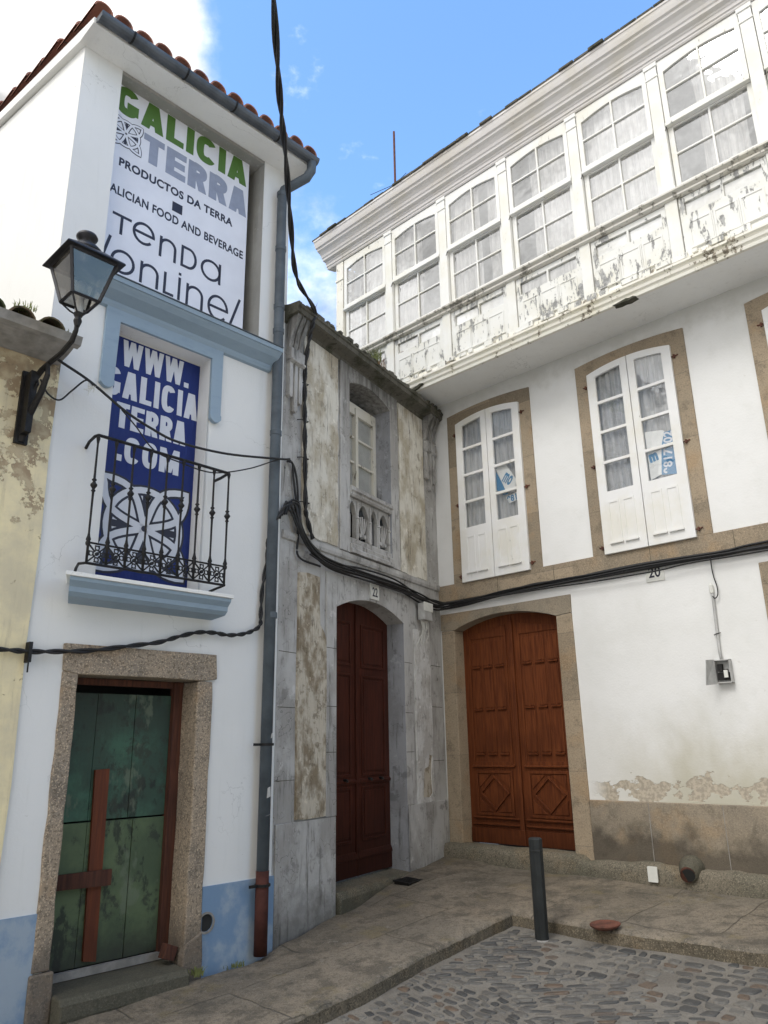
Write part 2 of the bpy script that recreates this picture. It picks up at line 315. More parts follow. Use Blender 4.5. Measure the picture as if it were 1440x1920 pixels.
def glass(name, tint=(.9, .92, .92), boost=1.0, dirt=.08, dcol=(.5, .5, .48)):
    k = Mk(name)
    fr = k.N('ShaderNodeFresnel'); k.L(k.ramp(k.N('ShaderNodeNewGeometry').outputs['Backfacing'], 0, 1, 1.5, .6667, False), fr.inputs[0])
    wob = k.bump(k.noise(2.2, 3), .12, .05); k.L(wob, fr.inputs['Normal'])
    f = k.math('ADD', k.math('MULTIPLY', fr.outputs[0], 2.0*boost), .03, clamp=True)
    t = k.N('ShaderNodeBsdfTransparent'); t.inputs[0].default_value = (*tint, 1)
    g = k.N('ShaderNodeBsdfGlossy'); g.inputs['Roughness'].default_value = .02; k.L(wob, g.inputs['Normal'])
    d = k.N('ShaderNodeBsdfDiffuse'); d.inputs[0].default_value = (*dcol, 1)
    m0 = k.N('ShaderNodeMixShader'); k.L(k.ramp(k.noise(3.5, 7, .7), .45, .75, dirt*.4, dirt*2.5), m0.inputs[0]); k.L(t.outputs[0], m0.inputs[1]); k.L(d.outputs[0], m0.inputs[2])
    m = k.N('ShaderNodeMixShader'); k.L(f, m.inputs[0]); k.L(m0.outputs[0], m.inputs[1]); k.L(g.outputs[0], m.inputs[2])
    o = k.N('ShaderNodeOutputMaterial'); k.L(m.outputs[0], o.inputs[0]); return k.m
MAT['glass'] = glass('window_glass', tint=(.96, .97, .97), boost=1.1, dirt=.03)
MAT['gglass'] = glass('gallery_glass', tint=(.97, .97, .97), boost=2.7, dirt=.05, dcol=(.75, .75, .73))
MAT['lampglass'] = glass('dusty_lamp_glass', (.42, .40, .36), .6, .30, (.20, .185, .16))

# paving
k = Mk('worn_granite_paving')
n1 = k.noise(1.3, 8, .65); n2 = k.noise(5, 8, .72); sp_ = k.noise(75, 3, .7)
wv_ = k.N('ShaderNodeVectorMath', operation='ADD'); nz_ = k.N('ShaderNodeTexNoise'); nz_.inputs['Scale'].default_value = 2.5; k.L(k.tc, nz_.inputs['Vector'])
ns_ = k.N('ShaderNodeVectorMath', operation='SCALE'); k.L(nz_.outputs['Color'], ns_.inputs[0]); ns_.inputs['Scale'].default_value = .10; k.L(k.tc, wv_.inputs[0]); k.L(ns_.outputs[0], wv_.inputs[1])
w = k.map((1, 1, 1), (0, 0, 0), (0, 0, R(-44)), wv_.outputs[0])
x, y, z = k.xyz(w)
row = k.math('FLOOR', k.math('DIVIDE', y, .74)); xo = k.math('ADD', x, k.math('MULTIPLY', row, .67))
jx = k.ramp(k.math('PINGPONG', xo, .75), .0, .012, 1, 0); jy = k.ramp(k.math('PINGPONG', k.math('ADD', y, .0), .37), .0, .010, 1, 0)
j = k.math('MULTIPLY', k.math('MAXIMUM', jx, jy), k.ramp(k.noise(1.9, 4), .42, .55))
cell = k.white(k.comb(k.math('FLOOR', k.math('DIVIDE', k.math('ADD', xo, .75), 1.5)), row, 0.))[0]
col = k.mix(k.ramp(n1, .38, .60), (.235, .195, .145), (.15, .128, .097))
col = k.mix(k.ramp(cell, 0, 1, 0, .4, False), col, (.225, .20, .162))
col = k.mix(k.ramp(n2, .46, .62, 0, .75), col, (.082, .072, .056)); col = k.mix(k.ramp(k.noise(22, 6, .75), .5, .64, 0, .6), col, (.075, .066, .052))
col = k.mix(k.ramp(k.noise(2.6, 7, .7, k.map((1, 1, 1), (9, 4, 0))), .56, .70, 0, .5), col, (.055, .05, .04))
col = k.mix(k.ramp(k.noise(2.1, 7, .65, k.map((1, 1, 1), (5, 2, 0))), .55, .66, 0, .6), col, (.185, .15, .08))
col = k.mix(k.ramp(k.noise(8, 6, .7, k.map((1, 1, 1), (1, 7, 0))), .62, .68, 0, .7), col, (.24, .22, .185))
col = k.mix(k.ramp(sp_, .5, .66, 0, .6), col, (.06, .052, .042)); col = k.mix(k.ramp(k.noise(110, 2), .58, .68, 0, .5), col, (.30, .27, .23))
col = k.mix(k.math('MULTIPLY', j, .6), col, (.05, .045, .035))
hh = k.math('ADD', k.math('MULTIPLY', j, -.5), k.math('ADD', k.math('MULTIPLY', n2, .9), k.math('MULTIPLY', sp_, .2)))
k.out(col, .70, k.bump(hh, .75, .025), spec=.35); MAT['pave'] = k.m

MAT['kerbface'] = granite('dark_kerb_face', (.15, .125, .09), (.09, .08, .06), 50)  # darker stone than the paving, for the kerb's upright face
# cobbles: irregular flat stones bedded in mortar
k = Mk('mortared_cobbles')
nz = k.N('ShaderNodeTexNoise'); nz.inputs['Scale'].default_value = 2.2; nz.inputs['Detail'].default_value = 2; k.L(k.tc, nz.inputs['Vector'])
off = k.N('ShaderNodeVectorMath', operation='SCALE'); k.L(nz.outputs['Color'], off.inputs[0]); off.inputs['Scale'].default_value = .22
wv = k.N('ShaderNodeVectorMath', operation='ADD'); k.L(k.tc, wv.inputs[0]); k.L(off.outputs[0], wv.inputs[1])
nz2 = k.N('ShaderNodeTexNoise'); nz2.inputs['Scale'].default_value = 26; nz2.inputs['Detail'].default_value = 3; k.L(k.tc, nz2.inputs['Vector'])
off2 = k.N('ShaderNodeVectorMath', operation='SCALE'); k.L(nz2.outputs['Color'], off2.inputs[0]); off2.inputs['Scale'].default_value = .045
wv2 = k.N('ShaderNodeVectorMath', operation='ADD'); k.L(wv.outputs[0], wv2.inputs[0]); k.L(off2.outputs[0], wv2.inputs[1])
mort = k.mix(k.ramp(k.noise(3, 6, .6), .4, .65), (.200, .184, .158), (.150, .136, .116))
mort = k.mix(k.ramp(k.noise(70, 3), .52, .7, 0, .5), mort, (.10, .09, .078)); mort = k.mix(k.ramp(k.noise(120, 3), .6, .7, 0, .6), mort, (.24, .225, .20))
k.out(mort, .8, k.bump(k.math('ADD', k.noise(28, 6, .7), k.noise(6, 4)), .8, .015), spec=.3); MAT['cobble'] = k.m
k = Mk('worn_setts')
ri = k.N('ShaderNodeNewGeometry').outputs['Random Per Island']; wn_ = k.N('ShaderNodeTexWhiteNoise', noise_dimensions='1D'); k.L(ri, wn_.inputs['W']); s_ = k.N('ShaderNodeSeparateColor'); k.L(wn_.outputs['Color'], s_.inputs[0])
sc1 = k.mix(s_.outputs[0], (.052, .053, .053), (.135, .128, .116))
sc1 = k.mix(k.ramp(s_.outputs[1], .82, .90, 0, .8), sc1, (.135, .092, .062)); sc1 = k.mix(k.ramp(s_.outputs[2], .80, .9, 0, .8), sc1, (.175, .165, .145))
sc1 = k.mix(k.ramp(k.noise(24, 6, .7), .45, .65, 0, .6), sc1, (.05, .048, .044)); sc1 = k.mix(k.ramp(k.noise(9, 6, .7), .55, .68, 0, .5), sc1, (.16, .148, .128))
k.out(sc1, .52, k.bump(k.noise(45, 6, .7), .6, .008), spec=.4); MAT['setts'] = k.m
MAT['yellow'] = old_render('peeling_yellow_render', (.58, .50, .31), (.50, .42, .26), (.20, .15, .10), .9)
k = Mk('peeling_yellow_plaster'); x, y, z = k.xyz()
n1 = k.noise(1.3, 8, .65); n2 = k.noise(4, 8, .7)
col = k.mix(k.ramp(n1, .4, .62), (.80, .70, .45), (.62, .55, .39)); col = k.mix(k.ramp(k.noise(3, 7, .7, k.map((5, 5, .6))), .5, .75, 0, .5), col, (.36, .31, .22))
pk = k.ramp(k.math('ADD', n2, k.ramp(z, 2.6, 4.4, -.04, .13, False)), .575, .59)
col = k.mix(pk, col, k.mix(k.ramp(k.noise(9, 5), .4, .6), (.34, .26, .17), (.48, .40, .27)))
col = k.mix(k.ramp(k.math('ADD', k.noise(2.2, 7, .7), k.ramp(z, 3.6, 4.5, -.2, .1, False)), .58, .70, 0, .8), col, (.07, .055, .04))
k.out(col, .9, k.bump(k.math('ADD', k.math('MULTIPLY', pk, -.8), n2), .5, .02), spec=.2); MAT['yellow'] = k.m

# ------------------------------------------------------------------ mesh kit (coordinates: u along the facade, o outwards, z up)
OFF = {}
class MB:
    def __init__(s): s.v = []; s.f = []
    def add(s, vs, fs):
        b = len(s.v); s.v += [tuple(p) for p in vs]; s.f += [tuple(b+i for i in f) for f in fs]; return s
    def box(s, u0, u1, o0, o1, z0, z1):
        vs = [(u, -o, z) for z in (z0, z1) for o in (o0, o1) for u in (u0, u1)]
        return s.add(vs, [(0, 1, 3, 2), (4, 6, 7, 5), (0, 4, 5, 1), (2, 3, 7, 6), (0, 2, 6, 4), (1, 5, 7, 3)])
    def quad(s, u0, u1, o, z0, z1): return s.add([(u0, -o, z0), (u1, -o, z0), (u1, -o, z1), (u0, -o, z1)], [(0, 1, 2, 3)])
    def poly(s, out, o0, o1, holes=()):
        """extruded outline (u,z), front at o1, back at o0, with holes"""
        loops = [list(out)] + [list(h) for h in holes]
        flat = [p for l in loops for p in l]
        tris = tessellate_polygon([[Vector((p[0], p[1], 0)) for p in l] for l in loops])
        n = len(flat); vs = [(p[0], -o1, p[1]) for p in flat] + [(p[0], -o0, p[1]) for p in flat]
        fs = [tuple(t) for t in tris] + [tuple(i+n for i in t) for t in tris]
        b = 0
        for l in loops:
            m = len(l)
            for i in range(m): fs.append((b+i, b+(i+1) % m, b+(i+1) % m+n, b+i+n))
            b += m
        return s.add(vs, fs)
    def prof(s, pts, u0, u1, m0=0., m1=0.):
        """closed profile (o,z) swept along u; m0/m1 mitre the ends by that much per unit o"""
        n = len(pts); vs = [(u0-m0*o, -o, z) for o, z in pts] + [(u1+m1*o, -o, z) for o, z in pts]
        return s.add(vs, [tuple(range(n)), tuple(range(2*n-1, n-1, -1))] + [(i, (i+1) % n, (i+1) % n+n, i+n) for i in range(n)])
    def tube(s, pts, r, seg=8, caps=True, flat=False):
        P = [Vector(p) for p in pts]; n = len(P); rings = []; up = None
        for i in range(n):
            t = (P[min(i+1, n-1)]-P[max(i-1, 0)]).normalized()
            if up is None:
                up = Vector((0, 0, 1)) if abs(t.z) < .9 else Vector((0, 1, 0))
            a = t.cross(up)
            if a.length < 1e-4: a = t.cross(Vector((1, 0, 0)))
            a.normalize(); b = t.cross(a).normalized(); up = -b if False else a.cross(t)*-1 if False else up
            rr = r[i] if isinstance(r, (list, tuple)) else r
            rings.append([P[i]+a*rr*math.cos(2*math.pi*k/seg)+b*rr*math.sin(2*math.pi*k/seg) for k in range(seg)])
        vs = [v for g in rings for v in g]; fs = []
        for i in range(n-1):
            for k in range(seg): fs.append((i*seg+k, i*seg+(k+1) % seg, (i+1)*seg+(k+1) % seg, (i+1)*seg+k))
        if caps: fs += [tuple(range(seg)), tuple(range((n-1)*seg, n*seg))]
        return s.add(vs, fs)
    def tubeo(s, pts, r, seg=8):           # points given as (u,o,z)
        return s.tube([(p[0], -p[1], p[2]) for p in pts], r, seg)
    def lathe(s, prof, c=(0, 0, 0), seg=16, rot=0., sq=False):
        n = len(prof); vs = []
        for r, z in prof:
            for k in range(seg):
                a = 2*math.pi*(k+rot)/seg; vs.append((c[0]+r*math.cos(a), c[1]+r*math.sin(a), c[2]+z))
        fs = [(i*seg+k, i*seg+(k+1) % seg, (i+1)*seg+(k+1) % seg, (i+1)*seg+k) for i in range(n-1) for k in range(seg)]
        fs += [tuple(range(seg)), tuple(range((n-1)*seg, n*seg))]
        return s.add(vs, fs)
    def ribbon(s, pts, w, o0, o1, closed=False):
        """flat stroke of width w along (u,z) points"""
        n = len(pts); Lr = []; Rr = []
        for i in range(n):
            if closed: a, b = pts[i-1], pts[(i+1) % n]
            else: a, b = pts[max(i-1, 0)], pts[min(i+1, n-1)]
            dx, dz = b[0]-a[0], b[1]-a[1]; l = math.hypot(dx, dz) or 1
            nx, nz = -dz/l*w/2, dx/l*w/2
            Lr.append((pts[i][0]+nx, pts[i][1]+nz)); Rr.append((pts[i][0]-nx, pts[i][1]-nz))
        vs = [(p[0], -o1, p[1]) for p in Lr+Rr] + [(p[0], -o0, p[1]) for p in Lr+Rr]
        fs = []
        for i in range(n if closed else n-1):
            j = (i+1) % n
            fs += [(i, j, n+j, n+i), (2*n+i, 2*n+j, 3*n+j, 3*n+i), (i, j, 2*n+j, 2*n+i), (n+i, n+j, 3*n+j, 3*n+i)]
        if not closed: fs += [(0, n, 3*n, 2*n), (n-1, 2*n-1, 4*n-1, 3*n-1)]
        return s.add(vs, fs)
    def build(s, name, mat, parent=None, bevel=0, smooth=False, loc=None):
        me = bpy.data.meshes.new(name)
        o3 = OFF.get(parent, (0, 0, 0)) if loc is None else (0, 0, 0)
        me.from_pydata([(a-o3[0], b-o3[1], c-o3[2]) for a, b, c in s.v], [], s.f)
        bm = bmesh.new(); bm.from_mesh(me); bmesh.ops.recalc_face_normals(bm, faces=bm.faces); bm.to_mesh(me); bm.free()
        me.materials.append(MAT[mat] if isinstance(mat, str) else mat)
        ob = bpy.data.objects.new(name, me); COL.objects.link(ob)
        if parent is not None:
            ob.parent = parent
            if loc is None: OFF[ob] = o3
            else:
                pf = OFF.get(parent, (0, 0, 0)); ob.location = (loc[0]-pf[0], -loc[1]-pf[1], loc[2]-pf[2]); OFF[ob] = (0, 0, 0)
        elif loc is not None: ob.location = loc
        if bevel:
            m = ob.modifiers.new('bevel', 'BEVEL'); m.width = bevel; m.segments = 2; m.limit_method = 'ANGLE'; m.angle_limit = R(50)
        if smooth:
            for p in me.polygons: p.use_smooth = True
        return ob

def thing(name, label, cat, F=FW, u=0., o=0., z=0., group=None):
    e = bpy.data.objects.new(name, None); COL.objects.link(e); e.empty_display_size = .2
    e.location = F.w(u, o, z); e.rotation_euler = (0, 0, F.rz); OFF[e] = (u, -o, z)
    return tag(e, label, cat, group)
def tag(e, label, cat, group=None):
    e['label'] = label; e['category'] = cat
    if group: e['group'] = group
    return e
def struct(o, kind='structure'): o['kind'] = kind; return o
def solo(mb, name, mat, label, cat, F=FW, u=0., o=0., z=0., group=None, smooth=False, bevel=0):
    """a thing that is one mesh, its origin at (u,o,z) of its facade"""
    mb.v = [(a-u, b+o, c-z) for a, b, c in mb.v]
    ob = mb.build(name, mat, None, bevel, smooth); ob.location = F.w(u, o, z); ob.rotation_euler = (0, 0, F.rz)
    return tag(ob, label, cat, group)

def arc(u0, u1, zs, rise, n=12):       # springing to springing, left to right
    return [(u0+(u1-u0)*i/n, zs+rise*(1-(2*i/n-1)**2)) for i in range(n+1)]
def rect(u0, u1, z0, z1): return [(u0, z0), (u1, z0), (u1, z1), (u0, z1)]
def archrect(u0, u1, z0, zs, rise, n=12): return [(u0, z0), (u1, z0)] + arc(u0, u1, zs, rise, n)[::-1]
def circle(cu_, cz, r, n=32): return [(cu_+r*math.cos(2*math.pi*i/n), cz+r*math.sin(2*math.pi*i/n)) for i in range(n)]

def txt(body, u0, u1, z0, z1, o, mat, parent, name='lettering', bold=0., rot=0.):
    cv = bpy.data.curves.new(name, 'FONT'); cv.body = body; cv.size = 1; cv.offset = bold; cv.extrude = .01; cv.fill_mode = 'BOTH'; cv.space_character = 1+bold*2.2
    t = bpy.data.objects.new(name, cv); COL.objects.link(t)
    dg = bpy.context.evaluated_depsgraph_get(); me = bpy.data.meshes.new_from_object(t.evaluated_get(dg))
    bpy.data.objects.remove(t); bpy.data.curves.remove(cv)
    xs = [v.co.x for v in me.vertices]; ys = [v.co.y for v in me.vertices]
    x0, x1, y0, y1 = min(xs), max(xs), min(ys), max(ys)
    cx, cz = (u0+u1)/2, (z0+z1)/2; mb = MB(); vs = []
    for v in me.vertices:
        a = (v.co.x-x0)/(x1-x0)*(u1-u0)+u0-cx; b = (v.co.y-y0)/(y1-y0)*(z1-z0)+z0-cz
        vs.append((cx+a*math.cos(rot)-b*math.sin(rot), -(o+(.0015 if v.co.z > 0 else -.001)), cz+a*math.sin(rot)+b*math.cos(rot)))
    mb.add(vs, [tuple(p.vertices) for p in me.polygons]); bpy.data.meshes.remove(me)
    return mb.build(name, mat, parent)

def curtain_mesh(u0, u1, z0, z1, o, amp=.02, waves=7, seed=0, rag=0.):
    rnd = random.Random(seed); mb = MB(); n = max(12, int(waves*7)); m = 6; vs = []
    ph = [rnd.uniform(0, 6.28) for _ in range(4)]
    for j in range(m+1):
        t = j/m
        for i in range(n+1):
            s = i/n; a = amp*(math.sin(s*waves*6.28+ph[0]+.5*math.sin(3*t+ph[1]))+.5*math.sin(s*waves*2.3*6.28+ph[2]+t))
            zz = z0+(z1-z0)*t + (rag*math.sin(s*19+ph[3])*(1-t))
            vs.append((u0+(u1-u0)*s+.012*math.sin(t*5+s*11+ph[3]), -(o+a), zz))
    fs = [(j*(n+1)+i, j*(n+1)+i+1, (j+1)*(n+1)+i+1, (j+1)*(n+1)+i) for j in range(m) for i in range(n)]
    return mb.add(vs, fs)

# ------------------------------------------------------------------ ground
S0, S1, S2_ = -.41235, .0459, .07283
def plane_z(x, y): return S0+S1*x+S2_*y
FOOT = [(-1.08, 6.93, -.04), (-1.46, 6.54, -.03), (-1.81, 6.18, -.04), (-2.29, 5.67, -.07), (-.97, 7.06, .07), (-.51, 7.84, .12), (.04, 8.78, .27), (.67, 9.84, .36),
        (.75, 9.86, .36), (1.56, 9.09, .31), (2.25, 8.43, .32), (2.61, 8.08, .30), (3.31, 7.41, .30), (-.7, 5.48, -.05), (-.17, 6.03, .02), (.27, 6.6, .08), (1.07, 7.49, .18), (1.26, 7.24, .17), (1.88, 6.73, .16), (2.69, 6.14, .16)]
def pav_z(x, y):
    sw = .25; sr = 0.
    for fx, fy, fz in FOOT:
        w_ = 1/((x-fx)**2+(y-fy)**2+.04)**1.5; sw += w_; sr += w_*(fz-plane_z(fx, fy))
    return plane_z(x, y)+sr/sw
def fbm(x, y, s=1.): return mn.fractal(Vector((x*s, y*s, .3)), 1.0, 2.0, 4)
# street sheet: fine near the camera, carried on far beyond the houses
def sheet(name, x0, x1, y0, y1, step, zf):
    mb = MB(); nx = round((x1-x0)/step); ny = round((y1-y0)/step)
    vs = [(x0+i*step, y0+j*step, zf(x0+i*step, y0+j*step)) for j in range(ny+1) for i in range(nx+1)]
    return mb.add(vs, [(j*(nx+1)+i, j*(nx+1)+i+1, (j+1)*(nx+1)+i+1, (j+1)*(nx+1)+i) for j in range(ny) for i in range(nx)])
def street_z(x, y):
    a = min(1., max(0., (abs(x)+abs(y-3)-14)/20))
    return (plane_z(x, y)-.115+.012*fbm(x, y, 1.1))*(1-a)+(-.3)*a
mb = sheet('cobbled_street', -14, 14, -10, 12, .25, street_z)
# outer skirt reaching the horizon
def cobbles():
    rnd = random.Random(77); m = MB()
    kb = [(-3.4, 2.42), (-.70, 5.48), (-.17, 6.03), (.27, 6.60), (.98, 7.40), (1.07, 7.49), (1.13, 7.45), (1.26, 7.30), (1.60, 6.97), (1.88, 6.76), (2.69, 6.14), (5.2, 3.72)]
    def inside(x, y):      # street side of the kerb, a little clear of it
        d_ = 9; ok = True
        for (ax, ay), (bx_, by_) in zip(kb, kb[1:]):
            dx, dy = bx_-ax, by_-ay; l = math.hypot(dx, dy); t = ((x-ax)*dx+(y-ay)*dy)/l/l; q_ = min(1, max(0, t)); px, py = ax+dx*q_, ay+dy*q_; dd = math.hypot(x-px, y-py)
            if dd < d_: d_ = dd; side = dx*(y-ay)-dy*(x-ax)
        return d_ > .05 and side < 0
    def stone(cx, cy, L, W, ang):
        ca, sa = math.cos(ang), math.sin(ang); n = 10; ex = rnd.uniform(.30, .55)
        skew = rnd.uniform(-.25, .25); tp = rnd.uniform(-.22, .22); ph = rnd.uniform(0, 6.28); hgt = rnd.uniform(.005, .011); tilt = rnd.uniform(-.04, .04); tilt2 = rnd.uniform(-.04, .04); ring = []
        for i in range(n):
            t = 2*math.pi*i/n; c_, s_ = math.cos(t), math.sin(t); px = math.copysign(abs(c_)**ex, c_); py = math.copysign(abs(s_)**ex, s_)
            q_ = 1+.10*math.sin(2*t+ph)+rnd.uniform(-.14, .08); ring.append((px*q_*(1+tp*py), py*q_+skew*px))
        b = len(m.v); lv = ((1.0, -.006), (.955, hgt*.8), (.80, hgt), (.0, hgt*1.08))
        for s_, z_ in lv[:3]:
            for px, py in ring:
                a_, b_ = px*L/2*s_, py*W/2*s_; x = cx+a_*ca-b_*sa; y = cy+a_*sa+b_*ca
                m.v.append((x, y, street_z(x, y)+z_+(a_*tilt+b_*tilt2 if z_ > 0 else 0)))
        m.v.append((cx, cy, street_z(cx, cy)+hgt*1.05))
        for j in range(2):
            for i in range(n): m.f.append((b+j*n+i, b+j*n+(i+1) % n, b+(j+1)*n+(i+1) % n, b+(j+1)*n+i))
        for i in range(n): m.f.append((b+2*n+i, b+2*n+(i+1) % n, b+3*n))
    # rows laid roughly along the right kerb; a belt of thin stones set on edge to the left
    def field(ang, pitch, l0, l1, gap, test, wf):
        ca, sa = math.cos(ang), math.sin(ang); v = -7.
        while v < 7.:
            rw = pitch*rnd.uniform(.8, 1.2); u = -7.+rnd.uniform(0, .1)
            while u < 7.:
                L = rnd.uniform(l0, l1); uc, vc = u+L/2, v+rw/2+.06*math.sin(u*1.7+v)+.025*math.sin(u*5.1+v*3); x = 1.0+uc*ca-vc*sa; y = 5.2+uc*sa+vc*ca
                if 2.6 < y < 7.7 and x < 5.2 and x > -2.6 and inside(x, y) and test(x, y) and rnd.random() > .06:
                    stone(x+rnd.uniform(-.006, .006), y+rnd.uniform(-.006, .006), (L-gap)*rnd.uniform(.78, 1.02), (rw-gap)*rnd.uniform(.75, 1.02), ang+rnd.uniform(-.16, .16))
                u += L
            v += rw
    bd = lambda x, y: x+.35*math.sin(y*2.1)+.12*math.sin(y*7)+.15*(y-6)
    field(R(-42), .112, .085, .17, .020, lambda x, y: bd(x, y) > 1.55, 1)
    field(R(-8), .058, .08, .20, .014, lambda x, y: .75 < bd(x, y) <= 1.55, 1)
    field(R(-52), .066, .08, .16, .016, lambda x, y: bd(x, y) <= .75, 1)
    return m
o_ = cobbles().build('cobblestones', 'setts', smooth=True); struct(o_, 'stuff'); o_['label'] = 'irregular grey and brown cobblestones bedded in the street mortar'; o_['category'] = 'cobblestones'
def skirt(x0, x1, y0, y1, far):
    a = [(x0, y0), (x1, y0), (x1, y1), (x0, y1)]; b = [(-far, -far), (far, -far), (far, far), (-far, far)]
    mb.add([(p[0], p[1], street_z(*p)) for p in a]+[(p[0], p[1], -.3) for p in b], [(0, 1, 5, 4), (1, 2, 6, 5), (2, 3, 7, 6), (3, 0, 4, 7)])
skirt(-14, 14, -10, 12, 400)
struct(mb.build('street', 'cobble', smooth=True))

sq = sheet('bounce_ground', -40, 40, -60, 3.0, 1.5, lambda x, y: street_z(x, y)+.03 if y > -12 else -.2)
struct(sq.build('square', 'bouncepave', smooth=True))  # square is added out of view, its pale ground bounces light onto soffits
kerb = [(-7.2, -1.9), (-3.4, 2.42), (-.70, 5.48), (-.17, 6.03), (.27, 6.60), (.98, 7.40), (1.07, 7.49), (1.13, 7.45), (1.26, 7.30), (1.60, 6.97), (1.88, 6.76), (2.69, 6.14), (5.2, 3.72), (8.0, 1.03)]
wall = [(-7.9, 1.0), (-4.6, 3.0), (-1.85, 6.0), (-1.25, 6.6), (-.80, 7.2), (.3, 9.6), (.69, 10.1), (.80, 10.1), (1.3, 9.6), (2.2, 8.7), (3.0, 8.0), (3.9, 7.1), (6.3, 4.7), (9.0, 2.1)]
def resamp(P, Q, step):
    A, B = [], []
    for i in range(len(P)-1):
        l = math.hypot(P[i+1][0]-P[i][0], P[i+1][1]-P[i][1]); n = max(1, round(l/step))
        for k_ in range(n):
            t = k_/n; A.append((P[i][0]+(P[i+1][0]-P[i][0])*t, P[i][1]+(P[i+1][1]-P[i][1])*t)); B.append((Q[i][0]+(Q[i+1][0]-Q[i][0])*t, Q[i][1]+(Q[i+1][1]-Q[i][1])*t))
    A.append(P[-1]); B.append(Q[-1]); return A, B
KA, KB = resamp(kerb, wall, .045)
mb = MB(); M_ = 14; vs = []
for (ax, ay), (bx, by) in zip(KA, KB):
    j1 = .010*fbm(ax*3, ay*3, 1.6)+.009*fbm(ax*12, ay*12, 2.0); dx, dy = bx-ax, by-ay; l = math.hypot(dx, dy); dx /= l; dy /= l
    ax += dx*j1; ay += dy*j1
    zt = pav_z(ax, ay)+.008*fbm(ax, ay, 2.3)+.004*fbm(ax*14, ay*14, 1.); zb = plane_z(ax, ay)-.16
    vs.append((ax-dx*.004, ay-dy*.004, zb)); vs.append((ax+dx*.002, ay+dy*.002, zt-.030)); vs.append((ax+dx*.010, ay+dy*.010, zt-.012)); vs.append((ax+dx*.035, ay+dy*.035, zt))
    for k_ in range(1, M_+1):
        t = .045/l+(1-.045/l)*k_/M_; px, py = ax+dx*l*t, ay+dy*l*t
        vs.append((px, py, pav_z(px, py)+.010*fbm(px, py, 2.3)))
W_ = 4+M_
fs = [(i*W_+j, i*W_+j+1, (i+1)*W_+j+1, (i+1)*W_+j) for i in range(len(KA)-1) for j in range(1, W_-1)]
struct(mb.add(vs, fs).build('pavement', 'pave', smooth=True))
struct(MB().add(vs, [(i*W_, i*W_+1, (i+1)*W_+1, (i+1)*W_) for i in range(len(KA)-1)]).build('kerb', 'kerbface'))

# ================================================================== WHITE HOUSE WITH THE SIGNS
HA = thing('white_house', 'narrow white three storey house with blue mouldings, tiled eave and green boarded street door', 'house', FA)
DU0, DU1, DZ1 = -1.86, -.84, 2.135
BU0, BU1, BZ0, BZ1 = -1.80, -.885, 2.84, 5.09
SU0, SU1, SZ0 = -2.0, -.345, 5.44
TH = .30
# front wall: column and band pieces make the three openings
m = MB()
m.poly([(-2.36, -.6), (0, -.6), (0, 7.70), (-.345, 7.70), (-.345, SZ0), (SU0, SZ0), (SU0, 7.70), (-2.36, 7.70)], -TH, 0,
       [rect(DU0-.04, DU1+.05, .0, DZ1+.03), rect(BU0, BU1, BZ0, BZ1)])
m.build('front_wall', 'a_white', HA)
m = MB()   # gable end, roof slope .26
pts = [(0.001, -.6), (7.0, -.6), (7.0, 9.52), (0.001, 7.70)]
m.add([(-2.362, p[0], p[1]) for p in pts]+[(-2.10, p[0]+(.31 if p[0] < 1 else 0), p[1]) for p in pts], [(0, 1, 2, 3), (7, 6, 5, 4), (0, 4, 5, 1), (1, 5, 6, 2), (2, 6, 7, 3), (3, 7, 4, 0)])
m.build('gable_wall', 'a_side', HA)
m = MB(); m.add([(0, .001, -.6), (.0, 7, -.6), (.0, 7, 9.52), (0, .001, 7.70), (-.25, .31, -.6), (-.25, 7, -.6), (-.25, 7, 9.52), (-.25, .31, 7.7)], [(0, 1, 2, 3), (4, 5, 6, 7), (0, 1, 5, 4), (1, 2, 6, 5), (2, 3, 7, 6), (3, 0, 4, 7)]); m.build('party_wall', 'a_side', HA)
m = MB().box(-2.2, -.2, -.45, -.31, 5.3, 8.2); m.build('blocked_window_wall', 'dirty_grey', HA)
m = MB().box(SU1-.001, SU1+.05, -TH+.01, -.004, SZ0, 7.699); m.v = [(SU1-.004 if abs(a-(SU1-.001)) < 1e-6 else a, b, c) for a, b, c in m.v]; m.build('sign_recess_side', 'dirty_grey', HA)
m = MB().box(SU0, SU1, -TH, -.01, 7.66, 7.70); m.build('sign_recess_top', 'dirty_grey', HA)
# blue base band, interrupted by the doorway
for a, b in ((-2.36, -1.965), (-.70, 0.004)):
    m = MB(); m.poly([(a, -.6), (b, -.6), (b, .575), (a, .575)], .0, .012, [circle(-.655, .318, .062, 20)] if a > -1 else []); m.build('base_band', 'blue_base', HA)
m = MB(); c = circle(-.655, .318, .062, 20); m.poly(circle(-.655, .318, .078, 20), .008, .018, [c]); m.build('vent_rim', 'cement', HA)
m = MB().poly(circle(-.655, .318, .063, 20), -.05, .002); m.build('vent_hole', 'black', HA)
